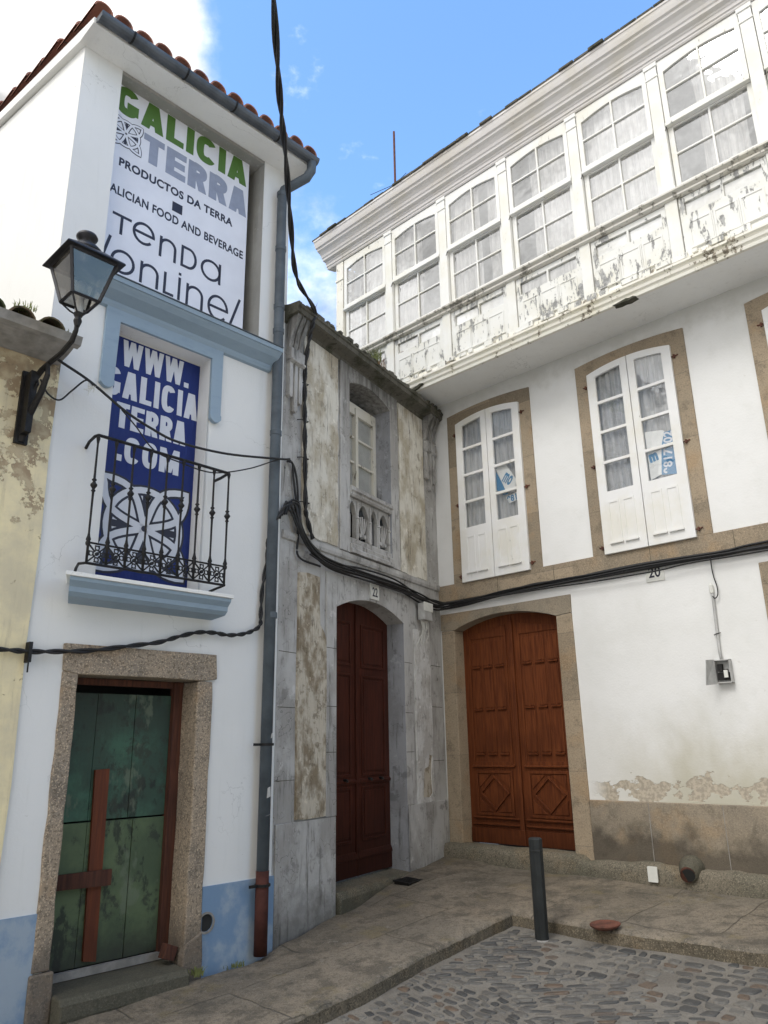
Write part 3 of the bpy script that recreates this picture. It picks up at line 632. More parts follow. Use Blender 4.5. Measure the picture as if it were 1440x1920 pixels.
# door surround
def rough_outline(u0, u1, z0, z1, amp, seed, nseg=14):
    rnd = random.Random(seed); P = []
    for i in range(nseg): P.append((u0+rnd.uniform(-amp, amp), z0+(z1-z0)*i/nseg))
    P.append((u0, z1)); 
    for i in range(nseg, 0, -1): P.append((u1+rnd.uniform(-amp, amp), z0+(z1-z0)*i/nseg))
    P.append((u1, z0)); return P
m = MB().poly([(-1.975, 2.165), (-1.985, 2.36), (-.68, 2.362), (-.665, 2.16), (-.80, 2.142), (-1.2, 2.148), (-1.86, 2.142)], -.28, .028); m.build('door_lintel', 'a_granite', HA, .012)
m = MB().poly(rough_outline(-1.975, -1.858, .22, 2.162, .006, 3), -.28, .022); m.box(-1.99, -1.83, -.27, .035, -.4, .215); m.build('door_jamb', 'a_granite', HA, .012)
m = MB().poly(rough_outline(-.842, -.700, .12, 2.140, .006, 4), -.28, .022); m.poly([(-.87, -.3), (-.69, -.3), (-.69, .13), (-.70, .27), (-.84, .2), (-.86, .13)], -.26, .04); m.build('door_jamb', 'a_granite', HA, .012)
m = MB().prof([(-.35, -.3), (.10, -.3), (.17, -.05), (.165, .03), (.13, .065), (-.35, .085)], -1.83, -.87); m.build('door_step', 'step', HA, .015)
m = MB().box(-1.86, -.90, -.23, -.19, .085, .135); m.build('door_sill_board', 'cement', HA)
m = MB().box(-.925, -.842, -.27, -.20, .09, 2.14).box(-1.858, -1.80, -.27, -.225, .09, 2.14); m.box(-1.858, -.842, -.27, -.22, 2.09, 2.14); m.build('door_frame', 'frame_wood', HA)
dl = MB()
for a, b in ((-1.80, -1.565), (-1.562, -1.245), (-1.240, -.926)): dl.box(a, b, -.27, -.245, 1.108, 2.03)
for a, b in ((-1.80, -1.565), (-1.562, -1.200), (-1.194, -.926)): dl.box(a, b, -.27, -.24, .14, 1.096)
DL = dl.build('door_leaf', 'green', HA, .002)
MB().poly([(-1.547, 1.465), (-1.436, 1.470), (-1.418, .158), (-1.515, .175)], -.240, -.215).build('nailed_plank', 'plank', DL)
MB().poly([(-1.80, .765), (-1.362, .762), (-1.362, .652), (-1.80, .665)], -.214, -.19).build('nailed_plank', 'frame_wood', DL)
MB().box(-2.0, -.70, -.75, -.70, 0, 2.4).box(-.80, -.78, -.72, -.29, 0, 2.4).build('dark_hallway', 'black', HA)
# blue window surround with hanging ears, hood cornice
sur = [(-1.93, 4.50), (-1.93, 5.25), (-.765, 5.25), (-.765, 4.50)]
ear = lambda u0, u1: [(u0+(u1-u0)*i/8, 4.455+.035*((2*i/8-1)**2)) for i in range(9)]
m = MB().poly([(-1.93, 5.262), (-1.93, 4.52)] + [(a, b) for a, b in ear(-1.93, -1.81)] + [(-1.81, 4.52), (-1.80, 5.092), (-.885, 5.092), (-.877, 4.52)] + [(a, b) for a, b in ear(-.877, -.765)] + [(-.765, 4.52), (-.765, 5.262)], 0, .030)
m.build('window_surround', 'blue', HA, .004)
for a, b in ((-1.93, -1.81), (-.877, -.765)):
    m = MB().poly([(u, z+.002) for u, z in ear(a, b)] + [(b, 4.53)] + [(b+(a-b)*i/8, 4.53+.03*(1-(2*i/8-1)**2)) for i in range(9)] + [(a, 4.53)], .0305, .042); m.build('surround_drop', 'blue', HA, .003)
cor = [(0, 5.19), (.03, 5.20), (.045, 5.225), (.05, 5.25), (.085, 5.27), (.14, 5.30), (.175, 5.335), (.185, 5.35), (.20, 5.352), (.205, 5.392), (.0, 5.43)]
MB().prof(cor, -2.07, -.21, 0, .1).build('hood_cornice', 'blue', HA)
MB().box(-2.08, -.195, 0, .215, 5.394, 5.402).build('cornice_flashing', 'zinc', HA)
MB().box(BU0, BU1, -.40, -.20, BZ0, BZ1).build('balcony_window_blind', 'black', HA)
MB().box(BU1-.003, BU1+.02, -.29, -.0, BZ0, BZ1).build('window_reveal', 'a_white', HA)
# balcony slab and railing
sl = [(0, 2.655), (.20, 2.67), (.235, 2.70), (.24, 2.735), (.27, 2.765), (.28, 2.775), (.285, 2.80), (0, 2.80)]
MB().prof(sl, -1.985, -.735, .45, .0).build('balcony_corbel', 'blue', HA)
MB().add([(-2.01, .2, 2.802), (-2.01, 0, 2.802), (-2.15, -.30, 2.802), (-.72, -.30, 2.802), (-.72, .2, 2.802), (-2.01, .2, 2.832), (-2.01, 0, 2.832), (-2.15, -.30, 2.832), (-.72, -.30, 2.832), (-.72, .2, 2.832)], [(0, 1, 2, 3, 4), (5, 6, 7, 8, 9), (0, 1, 6, 5), (1, 2, 7, 6), (2, 3, 8, 7), (3, 4, 9, 8), (4, 0, 5, 9)]).build('balcony_slab', 'soffit_white', HA, .004)
RL = bpy.data.objects.new('balcony_railing', None); COL.objects.link(RL); RL.parent = HA; OFF[RL] = OFF[HA]
RO = .235
def hand(u0, z0, u1, z1): return [(u0-.02, .01, z0-.075), (u0-.035, .09, z0-.05), (u0-.03, .18, z0-.015), (u0, RO, z0)]
m = MB().tubeo([(-1.975, .005, 3.895), (-1.985, .08, 3.925), (-1.995, .19, 3.932), (-1.985, RO, 3.932), (-1.9, RO, 3.932), (-.80, RO, 3.918), (-.785, RO-.02, 3.916), (-.775, .1, 3.912), (-.775, .0, 3.91)], .013, 6); m.build('handrail', 'iron', RL)
m = MB().tubeo([(-1.965, .01, 2.885), (-1.99, .09, 2.91), (-2.02, .19, 2.918), (-1.985, RO, 2.922), (-.775, RO, 2.918), (-.77, .1, 2.91), (-.77, 0, 2.9)], .011, 6)
m.tubeo([(-1.99, RO, 3.078), (-.775, RO, 3.078)], .008, 6); m.build('rail_bar', 'iron', RL)
bal = MB(); bal.lathe([(.009, 2.92), (.009, 3.05), (.018, 3.06), (.020, 3.075), (.014, 3.09), (.020, 3.10), (.012, 3.125), (.008, 3.15), (.009, 3.42), (.010, 3.47), (.018, 3.48), (.010, 3.492), (.016, 3.505), (.027, 3.52), (.027, 3.528), (.016, 3.542), (.010, 3.555), (.020, 3.567), (.010, 3.578), (.009, 3.65), (.008, 3.86), (.013, 3.89), (.016, 3.905), (.010, 3.925)], (0, 0, 0), 8)
NB = 9; first = None
for i in range(NB):
    u = -1.985+(1.985-.782)*i/(NB-1)
    if first is None: first = bal.build('baluster', 'iron', RL, 0, True, loc=(u, RO, 0))
    else:
        c_ = first.copy(); COL.objects.link(c_); c_.location = (u, -RO, 0)
lat = MB(); NP = 8; w_ = (1.985-.782)/NP
hw = w_/2-.004
for rr in (.030,): lat.ribbon(circle(0, 3.0, rr, 14), .010, -.004, .004, True)
for a in range(4):
    an = math.pi/4+a*math.pi/2; ca, sa = math.cos(an), math.sin(an)
    lat.ribbon([(ca*.02, 3.0+sa*.02), (ca*.09, 3.0+sa*.088)], .011, -.004, .004)
    an2 = a*math.pi/2; ca, sa = math.cos(an2), math.sin(an2)
    lat.ribbon([(ca*.045+x_*.016, 3.0+sa*.045+z_*.016) for x_, z_ in circle(0, 0, 1, 10)], .008, -.003, .003, True)
    lat.ribbon([(ca*.060+x_*.020*abs(sa), 3.0+sa*.060+x_*.020*abs(ca)) for x_ in (-1, 1)], .009, -.003, .003)
lat.poly(circle(0, 3.0, .014, 10), -.009, .009)
lat.box(-hw, -hw+.006, -.004, .004, 2.925, 3.075).box(hw-.006, hw, -.004, .004, 2.925, 3.075)
first = None
for i in range(NP):
    u = -1.985+w_*(i+.5)
    if first is None: first = lat.build('lattice_panel', 'iron', RL, loc=(u, RO, 0))
    else:
        c_ = first.copy(); COL.objects.link(c_); c_.location = (u, -RO, 0)
# eave, roof, gutter, downpipe
m = MB().add([(-2.42, -.275, 7.695), (.075, -.275, 7.695), (.075, 7, 9.59), (-2.42, 7, 9.59), (-2.42, -.275, 7.76), (.075, -.275, 7.76), (.075, 7, 9.66), (-2.42, 7, 9.66), (-2.42, 0, 7.695), (.075, 0, 7.695)],
             [(0, 1, 9, 8), (8, 9, 2, 3), (4, 5, 6, 7), (0, 4, 5, 1), (2, 6, 7, 3), (0, 8, 3, 7, 4), (1, 5, 6, 2, 9)])
m.build('eave_slab', 'soffit_white', HA, .004)
tl = MB(); rnd = random.Random(5)
def halftile(mb, u, y0, z0, y1, z1, r0, r1, seg=8, th=.014):
    vs = []
    for (y_, z_, r_) in ((y0, z0, r0), (y1, z1, r1)):
        for rr in (r_, r_-th):
            for k_ in range(seg+1):
                a = math.pi*k_/seg; vs.append((u+rr*math.cos(a), y_, z_+rr*math.sin(a)*.95))
    n = seg+1; fs = []
    for k_ in range(seg):
        fs += [(k_, k_+1, 2*n+k_+1, 2*n+k_), (n+k_, n+k_+1, 3*n+k_+1, 3*n+k_), (k_, k_+1, n+k_+1, n+k_), (2*n+k_, 2*n+k_+1, 3*n+k_+1, 3*n+k_)]
    mb.add(vs, fs)
for i in range(13):
    u = -2.37+i*.1985
    for j in range(16):
        y_ = -.345+j*.40; z_ = 7.812+(y_+.30)*.26
        halftile(tl, u+rnd.uniform(-.008, .008), y_+rnd.uniform(-.01, .01), z_+.02+rnd.uniform(-.004, .006), y_+.47, z_+.40*.26-.006, .088, .072)
tl.build('roof_tiles', 'tile', HA)
gp = [(.42, 7.745), (.415, 7.80), (.405, 7.80), (.405, 7.75)]
g_ = []
for i in range(9):
    a = math.pi+math.pi*i/8; g_.append((.335+.062*math.cos(a), 7.755+.066*math.sin(a)))
for i in range(8, -1, -1):
    a = math.pi+math.pi*i/8; g_.append((.335+.055*math.cos(a), 7.755+.059*math.sin(a)))
MB().prof(g_, -2.40, .095).box(-2.40, -2.394, .28, .39, 7.70, 7.755).build('gutter', 'zinc', HA)
for u in (-2.1, -1.55, -1.0, -.45):
    m = MB(); m.prof([(.335+(.068)*math.cos(math.pi+math.pi*i/8), 7.755+.071*math.sin(math.pi+math.pi*i/8)) for i in range(9)]+[(.335+(.060)*math.cos(math.pi+math.pi*i/8), 7.755+.065*math.sin(math.pi+math.pi*i/8)) for i in range(8, -1, -1)], u, u+.018); m.build('gutter_bracket', 'iron', HA)
PU = -.165
DP = MB().tubeo([(.035, .335, 7.70), (.035, .325, 7.60), (.01, .28, 7.52), (-.09, .15, 7.43), (-.15, .10, 7.37), (PU, .085, 7.28), (PU, .085, 5.0), (PU-.015, .085, .62)], .052, 14).build('downpipe', 'pipe', HA, 0, True)
for z in (7.28, 6.6, 5.9, 5.62, 4.5, 2.72): MB().lathe([(.0525, 0), (.058, .003), (.058, .05), (.0525, .055)], (0, 0, 0), 14).build('pipe_collar', 'pipe', DP, loc=(PU, .085, z))
MB().tubeo([(PU-.015, .085, .64), (PU-.015, .085, .02)], .055, 14).build('pipe_foot', 'redpipe', DP, 0, True)
for z in (1.62, .52): MB().lathe([(.062, 0), (.067, .002), (.067, .02), (.062, .022)], (0, 0, 0), 14).box(-.13, -.05, -.01, .01, 0, .022).build('pipe_clamp', 'iron', DP, loc=(PU-.012, .085, z))
for a, b, z0, z1 in ((-.195, -.158, 1.20, 1.29), (-.20, -.155, 1.06, 1.072), (-.17, -.15, 1.68, 1.725)): MB().poly([(a, z0), (b, z0+.012), (b-.004, z1), (a+.006, z1-.01)], .130, .1385).build('torn_sticker', 'plastic', DP)

# ---- upper sign
SG = thing('shop_sign', 'white sign board under the tiled eave reading GALICIA TERRA tenda online', 'sign', FA, -1.2, -.13, 5.5)
so_ = -.13
MB().box(-2.03, -.455, -.16, so_, 5.50, 7.665).build('sign_board', 'signwhite', SG)
txt('PRODUCTOS DA TERRA', -1.89, -.635, 6.762, 6.855, so_, 't_navy', SG, bold=.034)
MB().box(-1.325, -1.215, so_, so_+.002, 6.585, 6.69).build('square_mark', 't_navy', SG)
txt('GALICIAN FOOD AND BEVERAGE', -2.02, -.49, 6.445, 6.54, so_, 't_navy', SG, bold=.026)
def letters(spec, w, mat, parent, o):
    mb = MB()
    for ch, u0, u1, z0, z1 in spec:
        cx, cz, rx, rz = (u0+u1)/2, (z0+z1)/2, (u1-u0)/2-w/2, (z1-z0)/2-w/2
        l, r, b, t = u0+w/2, u1-w/2, z0+w/2, z1-w/2
        A_ = lambda a0, a1, n=22: [(cx+rx*math.cos(R(a0+(a1-a0)*i/n)), cz+rz*math.sin(R(a0+(a1-a0)*i/n))) for i in range(n+1)]
        if ch == 'T': S_ = [[(u0, t), (u1, t)], [(cx, t), (cx, z0)]]
        elif ch == 'O': mb.ribbon(A_(0, 345, 23), w, o, o+.002, True); continue
        elif ch == 'e': S_ = [A_(0, 318, 30), [(l, cz), (r+w/2, cz)]]
        elif ch == 'n': S_ = [[(l, z0), (l, z1)], [(l, cz+rz*.2)]+[(cx+rx*math.cos(R(180-180*i/14)), cz+rz*.2+rz*.8*math.sin(R(180*i/14))) for i in range(1, 15)]+[(r, z0)]]
        elif ch == 'D': S_ = [[(l, z0), (l, z1)], [(l, t), (cx, t)]+[(cx+rx*math.cos(R(90-180*i/14)), cz+rz*math.sin(R(90-180*i/14))) for i in range(1, 14)]+[(cx, b), (l, b)]]
        elif ch == 'a': S_ = [[(r, z0), (r, z1)]]; mb.ribbon(A_(0, 345, 23), w, o, o+.002, True)
        elif ch == 'L': S_ = [[(l, z1), (l, b)], [(u0, b), (u1, b)]]
        elif ch == 'i': S_ = [[(cx, z0), (cx, z1-w*1.9)], [(cx, z1-w), (cx, z1)]]
        elif ch == '/': S_ = [[(u0+w/2, z0), (u1-w/2, z1)]]
        for i, s2 in enumerate(S_): mb.ribbon(s2, w, o, o+.002+i*.0004)
    return mb.build('lettering', mat, parent)
letters([('T', -1.90, -1.715, 6.050, 6.255), ('e', -1.700, -1.475, 6.055, 6.290), ('n', -1.425, -1.245, 6.022, 6.245), ('D', -1.195, -1.02, 6.028, 6.262), ('a', -.975, -.742, 6.015, 6.25)], .027, 't_navy', SG, so_)
letters([('/', -1.99, -1.885, 5.66, 5.995), ('O', -1.88, -1.645, 5.66, 5.90), ('n', -1.595, -1.405, 5.66, 5.885), ('L', -1.355, -1.245, 5.655, 5.885), ('i', -1.205, -1.175, 5.65, 5.945), ('n', -1.115, -.925, 5.645, 5.875), ('e', -.875, -.635, 5.610, 5.895), ('/', -.63, -.49, 5.605, 5.96)], .027, 't_navy', SG, so_)
def glyphs(text, u0, u1, z0, z1, w, mat, parent, o, gap=.16):
    """bold grotesque capitals cut from flat strokes"""
    WD = dict(I=.36, L=.82, W=1.45, M=1.35)
    wd = {c: WD.get(c, 1.0) for c in set(text)}; wd['.'] = .36
    tot = sum(wd[c] for c in text)+gap*(len(text)-1); un = (u1-u0)/tot; x = u0; H = z1-z0; n_ = 0
    for c in text:
        a, b = x, x+wd[c]*un; x = b+gap*un; ps = []; mb = MB()
        def seg(p, q, ww=w):       # horizontal-ended slanted bar
            ps.append([(p[0]-ww/2, p[1]), (p[0]+ww/2, p[1]), (q[0]+ww/2, q[1]), (q[0]-ww/2, q[1])])
        def bar(z_, x0_=None, x1_=None, h=None): h = h or w*.8; ps.append(rect(x0_ if x0_ is not None else a, x1_ if x1_ is not None else b, z_-h/2, z_+h/2))
        hh = w*.8
        def ring(x0_, x1_, zb, zt, a0=0, a1=360):
            cx, cz, rx, rz = (x0_+x1_)/2, (zb+zt)/2, (x1_-x0_)/2-w/2, (zt-zb)/2-w*.42; P = []
            n = 40
            for i in range(n+1):
                t = R(a0+(a1-a0)*i/n); ct, st_ = math.cos(t), math.sin(t); e = .72
                P.append((cx+rx*math.copysign(abs(ct)**e, ct), cz+rz*math.copysign(abs(st_)**e, st_)))
            return P
        if c == 'I': ps.append(rect(a, b, z0, z1))
        elif c == 'L': ps.append(rect(a, a+w, z0, z1)); bar(z0+hh/2, a+w)
        elif c == 'T': bar(z1-hh/2); ps.append(rect((a+b-w)/2, (a+b+w)/2, z0, z1-hh))
        elif c == 'E': ps.append(rect(a, a+w, z0, z1)); bar(z0+hh/2, a+w); bar(z1-hh/2, a+w); bar((z0+z1)/2, a+w, b-.06*un)
        elif c == 'A':
            seg((a+w/2, z0), ((a+b)/2-w*.12, z1)); seg((b-w/2, z0), ((a+b)/2+w*.12, z1)); bar(z0+H*.27, a+w*.9, b-w*.9, hh*.9)
        elif c == 'W':
            q = (b-a)
            for i, (p0, p1) in enumerate((((a+w/2, z1), (a+q*.27, z0)), ((a+q*.5, z1), (a+q*.27, z0)), ((a+q*.5, z1), (a+q*.73, z0)), ((b-w/2, z1), (a+q*.73, z0)))): seg(p0, p1, w*.92)
        elif c == 'M': ps += [rect(a, a+w, z0, z1), rect(b-w, b, z0, z1)]; seg((a+w*.6, z1), ((a+b)/2, z0+H*.05), w*.9); seg((b-w*.6, z1), ((a+b)/2, z0+H*.05), w*.9)
        elif c == 'R':
            ps.append(rect(a, a+w, z0, z1)); zm = z0+H*.42
            P = ring(a-(b-a)*.35, b, zm-w*.1, z1, -90, 90); P = [(max(p[0], a+w*.5), p[1]) for p in P]; mb.ribbon(P, w*.92, o, o+.0031); seg(((a+b)/2+w*.15, zm+w*.2), (b-w*.5, z0), w*.98)
        elif c == '.': ps.append(rect(a, a+w, z0, z0+w))
        elif c == 'O': mb.ribbon(ring(a, b, z0, z1, 0, 351), w*.96, o, o+.0026, True)
        elif c == 'C': mb.ribbon(ring(a, b, z0, z1, 38, 322), w*.96, o, o+.0026)
        elif c == 'G': mb.ribbon(ring(a, b, z0, z1, 38, 345), w*.96, o, o+.0026); ps += [rect(b-w, b-.002, z0+H*.12, z0+H*.5), rect((a+b)/2, b-w, z0+H*.5-hh, z0+H*.5)]
        for i, p in enumerate(ps): mb.poly(p, o, o+.0016+.0004*i)
        mb.build('letter', mat, parent)
def knot(cx, cz, r, o, fill, line, parent, blob=None):
    def loop(a0, k_=1.0):
        P = []; 
        for i in range(25):
            t = i/24; rad = r*1.46*k_*(1-abs(2*t-1)); wd = .33*r*math.sin(2*math.pi*t)*(1-.25*math.cos(2*math.pi*t))
            a = R(a0); px = rad*math.cos(a)-wd*math.sin(a); pz = rad*math.sin(a)+wd*math.cos(a)
            P.append((cx+px, cz+pz))
        return P
    w1, w2 = r*.26, r*.15; s_ = .0008
    if blob: MB().poly(circle(cx, cz, r*.93, 36), o, o+s_).build('knot_disc', blob, parent)
    a = MB().ribbon(circle(cx, cz, r*.90, 40), w1, o+s_, o+2*s_, True)
    for q_ in range(4): a.ribbon(loop(45+90*q_), w1, o+s_, o+(2.2+.2*q_)*s_)
    for q_ in range(4): a.ribbon([(cx+r*.1*math.cos(R(90*q_)), cz+r*.1*math.sin(R(90*q_))), (cx+r*.8*math.cos(R(90*q_)), cz+r*.8*math.sin(R(90*q_)))], r*.16, o+s_, o+3.0*s_)
    a.build('knot_outline', line, parent)
    b = MB().ribbon(circle(cx, cz, r*.90, 40), w2, o+3.4*s_, o+4*s_, True)
    for q_ in range(4): b.ribbon(loop(45+90*q_), w2, o+3.6*s_, o+(4.4+.3*q_)*s_)
    b.build('knot_strands', fill, parent)
    MB().poly(circle(cx, cz, r*.07, 12), o+5.4*s_, o+6*s_).build('knot_centre', line, parent)
glyphs('GALICIA', -1.985, -.487, 7.348, 7.655, .088, 't_green', SG, so_, .12)
glyphs('TERRA', -1.672, -.472, 6.968, 7.280, .092, 't_grey', SG, so_, .12)
knot(-1.852, 7.140, .150, so_, 'signwhite', 't_navy', SG)
# ---- banner
BN = thing('shop_banner', 'tall royal blue banner behind the balcony reading WWW.GALICIATERRA.COM', 'banner', FA, -1.34, -.17, 2.84)
bo = -.17
MB().box(-1.84, -.868, -.176, bo, 2.845, 5.078).build('banner_sheet', 'banner', BN)
MB().tubeo([(-1.8, bo, 5.083), (-.89, bo, 5.083)], .006, 6).build('banner_cord', 'plate', BN)
glyphs('WWW.', -1.668, -1.0, 4.812, 5.060, .048, 't_white', BN, bo, .10)
glyphs('GALICIA', -1.795, -.890, 4.512, 4.768, .056, 't_white', BN, bo, .16)
glyphs('TERRA', -1.675, -.995, 4.232, 4.462, .054, 't_white', BN, bo, .14)
glyphs('.COM', -1.645, -1.045, 3.935, 4.165, .056, 't_white', BN, bo, .16)
knot(-1.335, 3.39, .375, bo, 't_white', 't_navy', BN, 't_white')

# ================================================================== YELLOW HOUSE
HY = thing('yellow_house', 'low yellow house with peeling render and mossy tiled eave at the left edge', 'house', FA, -2.3, .02, 0)
MB().poly([(-9, -.8), (-2.25, -.8), (-2.262, .6), (-2.245, 1.4), (-2.258, 2.3), (-2.246, 3.1), (-2.26, 3.8), (-2.25, 4.62), (-9, 4.62)], -.3, .02).build('wall', 'yellow', HY)
MB().prof([(.02, 4.50), (.20, 4.525), (.28, 4.545), (.31, 4.565), (.31, 4.60), (.0, 4.69)], -9, -2.27, 0, 0).build('eave', 'cement', HY, .01)
MB().prof([(.30, 4.545), (.36, 4.55), (.385, 4.615), (.372, 4.62), (.352, 4.565), (.30, 4.56)], -9, -2.25).build('gutter', 'cement', HY)
mt = MB(); rnd = random.Random(9)
for i in range(18):
    u = -2.46-i*.215
    for j in range(8):
        y_ = -.33+j*.4; halftile(mt, u+rnd.uniform(-.01, .01), y_, 4.625+(y_+.33)*.30+rnd.uniform(0, .01), y_+.46, 4.625+(y_+.73)*.30-.01, .098, .082)
mt.build('roof_tiles', 'mosstile', HY)
MB().add([(-9, -.31, 4.615), (-2.37, -.31, 4.615), (-2.37, 5, 6.22), (-9, 5, 6.22), (-9, 5, -.5), (-9, .3, -.5)], [(0, 1, 2, 3), (0, 3, 4, 5)]).build('roof_slope', 'mosstile', HY)

# ================================================================== GREY HOUSE (number 22)
HB = thing('grey_house', 'weathered grey house with peeling render, arched doorway and carved window balustrade in the corner', 'house', FB)
BD = (.905, 2.31, 2.985, .155); BW = (1.17, 2.09, 3.615, 5.645, .105)
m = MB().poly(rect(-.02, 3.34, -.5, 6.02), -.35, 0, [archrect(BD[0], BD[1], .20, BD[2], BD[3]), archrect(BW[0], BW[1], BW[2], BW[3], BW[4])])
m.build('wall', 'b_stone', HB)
MB().box(-.1, 3.5, -3.6, -3.4, -.3, 6.0).box(-.1, 3.6, -3.4, -.36, 5.9, 5.98).build('back_wall', 'b_dark', HB)
def ragged(u0, u1, z0, z1, amp, seed, n=22, m_=6):
    rnd = random.Random(seed); P = []
    for i in range(m_): P.append((u0+(u1-u0)*i/m_, z0+rnd.uniform(-amp, amp)))
    for i in range(n): P.append((u1+rnd.uniform(-amp, amp), z0+(z1-z0)*i/n))
    for i in range(m_): P.append((u1+(u0-u1)*i/m_, z1+rnd.uniform(-amp, amp)))
    for i in range(n): P.append((u0+rnd.uniform(-amp, amp), z1+(z0-z1)*i/n))
    return P
MB().poly(ragged(.30, .945, 3.635, 5.90, .012, 1), 0, .014).build('plaster_panel', 'b_plaster', HB)
MB().poly(ragged(2.31, 2.975, 3.61, 5.86, .010, 2), 0, .014).build('plaster_panel', 'b_plaster', HB)
MB().poly([(.27, .99), (.45, .98), (.725, .985), (.722, 1.6), (.73, 2.2), (.722, 2.62), (.68, 2.70), (.615, 2.76), (.60, 3.0), (.605, 3.24), (.40, 3.25), (.262, 3.23), (.268, 2.7), (.26, 2.0), (.272, 1.4)], 0, .027).build('plaster_panel', 'b_rough', HB)
MB().poly(ragged(2.575, 2.98, .975, 2.95, .010, 4), 0, .016, [[(2.70, 1.03), (2.86, 1.02), (2.93, 1.06), (2.92, 1.30), (2.95, 1.48), (2.88, 1.50), (2.84, 1.36), (2.74, 1.34), (2.72, 1.2)]]).build('plaster_panel', 'b_white', HB)
MB().poly(rect(2.6, 2.96, 1.0, 1.6), .002, .006).build('bare_patch', 'b_rough', HB)
for a, b in ((-.004, .905), (2.31, 3.30)): MB().poly(rect(a, b, -.5, .97), 0, .020).build('base_course', 'b_stone', HB, .006)
MB().prof([(0, 3.52), (.02, 3.53), (.03, 3.56), (.03, 3.60), (0, 3.61)], .0, 3.3).build('string_course', 'b_stone', HB)
# stone surrounds, proud of the wall
def band_arch(u0, u1, z0, zs, rise, w, top=None, n=12):
    inner = [(u0, z0)]+arc(u0, u1, zs, rise, n)+[(u1, z0)]
    t = top if top else zs+rise+w
    return inner+[(u1+w, z0), (u1+w, t), (u0-w, t), (u0-w, z0)]
MB().poly(band_arch(BW[0], BW[1], 3.62, BW[3], BW[4], .19, 5.90), 0, .022).build('window_surround', 'b_stone', HB, .006)
MB().poly(band_arch(BD[0], BD[1], .974, BD[2], BD[3], .175, 3.33), 0, .024).build('door_surround', 'b_stone', HB, .006)
def joint(F_, u0, u1, o0, o1, z0, z1): MB().box(u0, u1, o0, o1, z0, z1).build('stone_joint', 'b_dark', F_)
for z in (1.55, 1.98, 2.55): joint(HB, .73, .905, .0235, .0255, z, z+.006); joint(HB, 2.31, 2.485, .0235, .0255, z-.02, z-.014)
for z in (1.32, 1.95, 2.45): joint(HB, .0, .262, .0005, .002, z, z+.006); joint(HB, 2.99, 3.29, .0005, .002, z+.1, z+.106)
# reveals
MB().box(BD[1]-.001, BD[1]+.02, -.33, .020, .2, BD[2]).build('door_reveal', 'b_reveal', HB)
MB().box(BW[1]-.001, BW[1]+.02, -.33, .018, 3.7, BW[3]).build('window_reveal', 'b_reveal', HB)
# window: old sash with panes, sill rail, balustrade panel
WF = MB().poly(rect(1.17, 2.09, 4.33, 5.60), -.24, -.19, [rect(1.235, 1.60, 4.50, 5.46), rect(1.655, 2.03, 4.50, 5.46)]).build('window_frame', 'cream_paint', HB, .003)
m = MB()
for z in (4.83, 5.15): m.box(1.235, 1.60, -.235, -.20, z, z+.022).box(1.655, 2.03, -.235, -.20, z, z+.022)
m.box(1.60, 1.655, -.19, -.175, 4.45, 5.55).build('glazing_bar', 'cream_paint', WF)
MB().quad(1.235, 2.03, -.224, 4.50, 5.46).build('pane', 'glass', WF)
MB().box(1.2, 2.07, -.237, -.231, 4.45, 5.5).build('shutter', 'shutter_grey', WF)
MB().prof([(-.34, 4.28), (.015, 4.28), (.03, 4.30), (.03, 4.325), (.05, 4.34), (.05, 4.375), (.035, 4.39), (-.34, 4.39)], 1.172, 2.088).build('balustrade_rail', 'b_stone', HB)
MB().prof([(-.34, 3.615), (.05, 3.62), (.05, 3.66), (.03, 3.68), (.03, 3.72), (.01, 3.74), (.01, 3.79), (-.34, 3.79)], 1.172, 2.088).build('window_sill', 'b_stone', HB)
holes = []
cells = [(1.21, 1.35), (1.40, 1.62), (1.67, 1.81), (1.86, 2.06)]
for a, b in cells:
    holes.append([(a-.008, 3.815), (b+.008, 3.815)]+[(b+.008+(a-b-.016)*i/8, 4.10+.14*math.sin(math.pi*i/8)) for i in range(9)])
BP = MB().poly(rect(1.172, 2.088, 3.79, 4.28), -.08, -.02, holes).build('balustrade', 'b_stone', HB, .006)
m = MB()
for a, b in cells[1::2]:
    cxx = (a+b)/2
    for q_ in (-1, -.5, 0, .5, 1):
        m.ribbon([(cxx, 3.85), (cxx+q_*.05, 3.96), (cxx+q_*.085, 4.06), (cxx+q_*.09, 4.11-abs(q_)*.02)], .016, -.065, -.032)
    m.poly(circle(cxx-.05, 3.88, .025, 10), -.07, -.03).poly(circle(cxx+.05, 3.88, .025, 10), -.07, -.03)
for a, b in cells[0::2]: m.box((a+b)/2-.006, (a+b)/2+.006, -.07, -.05, 3.84, 4.1)
for a in (1.19, 1.375, 1.645, 1.835, 2.075): m.tubeo([(a, -.015, 3.80), (a, -.012, 4.25)], .013, 8); m.lathe([(.014, 0), (.022, .01), (.014, .03)], (a, .012, 4.05), 8)
m.build('palmette', 'b_stone', BP)
MB().box(.8, 3.2, -1.0, -.98, 3.3, 5.95).box(2.6, 2.62, -1.0, -.36, 3.3, 5.95).box(.8, 3.2, -1.0, -.36, 5.93, 5.95).build('dim_room', 'black', HB)
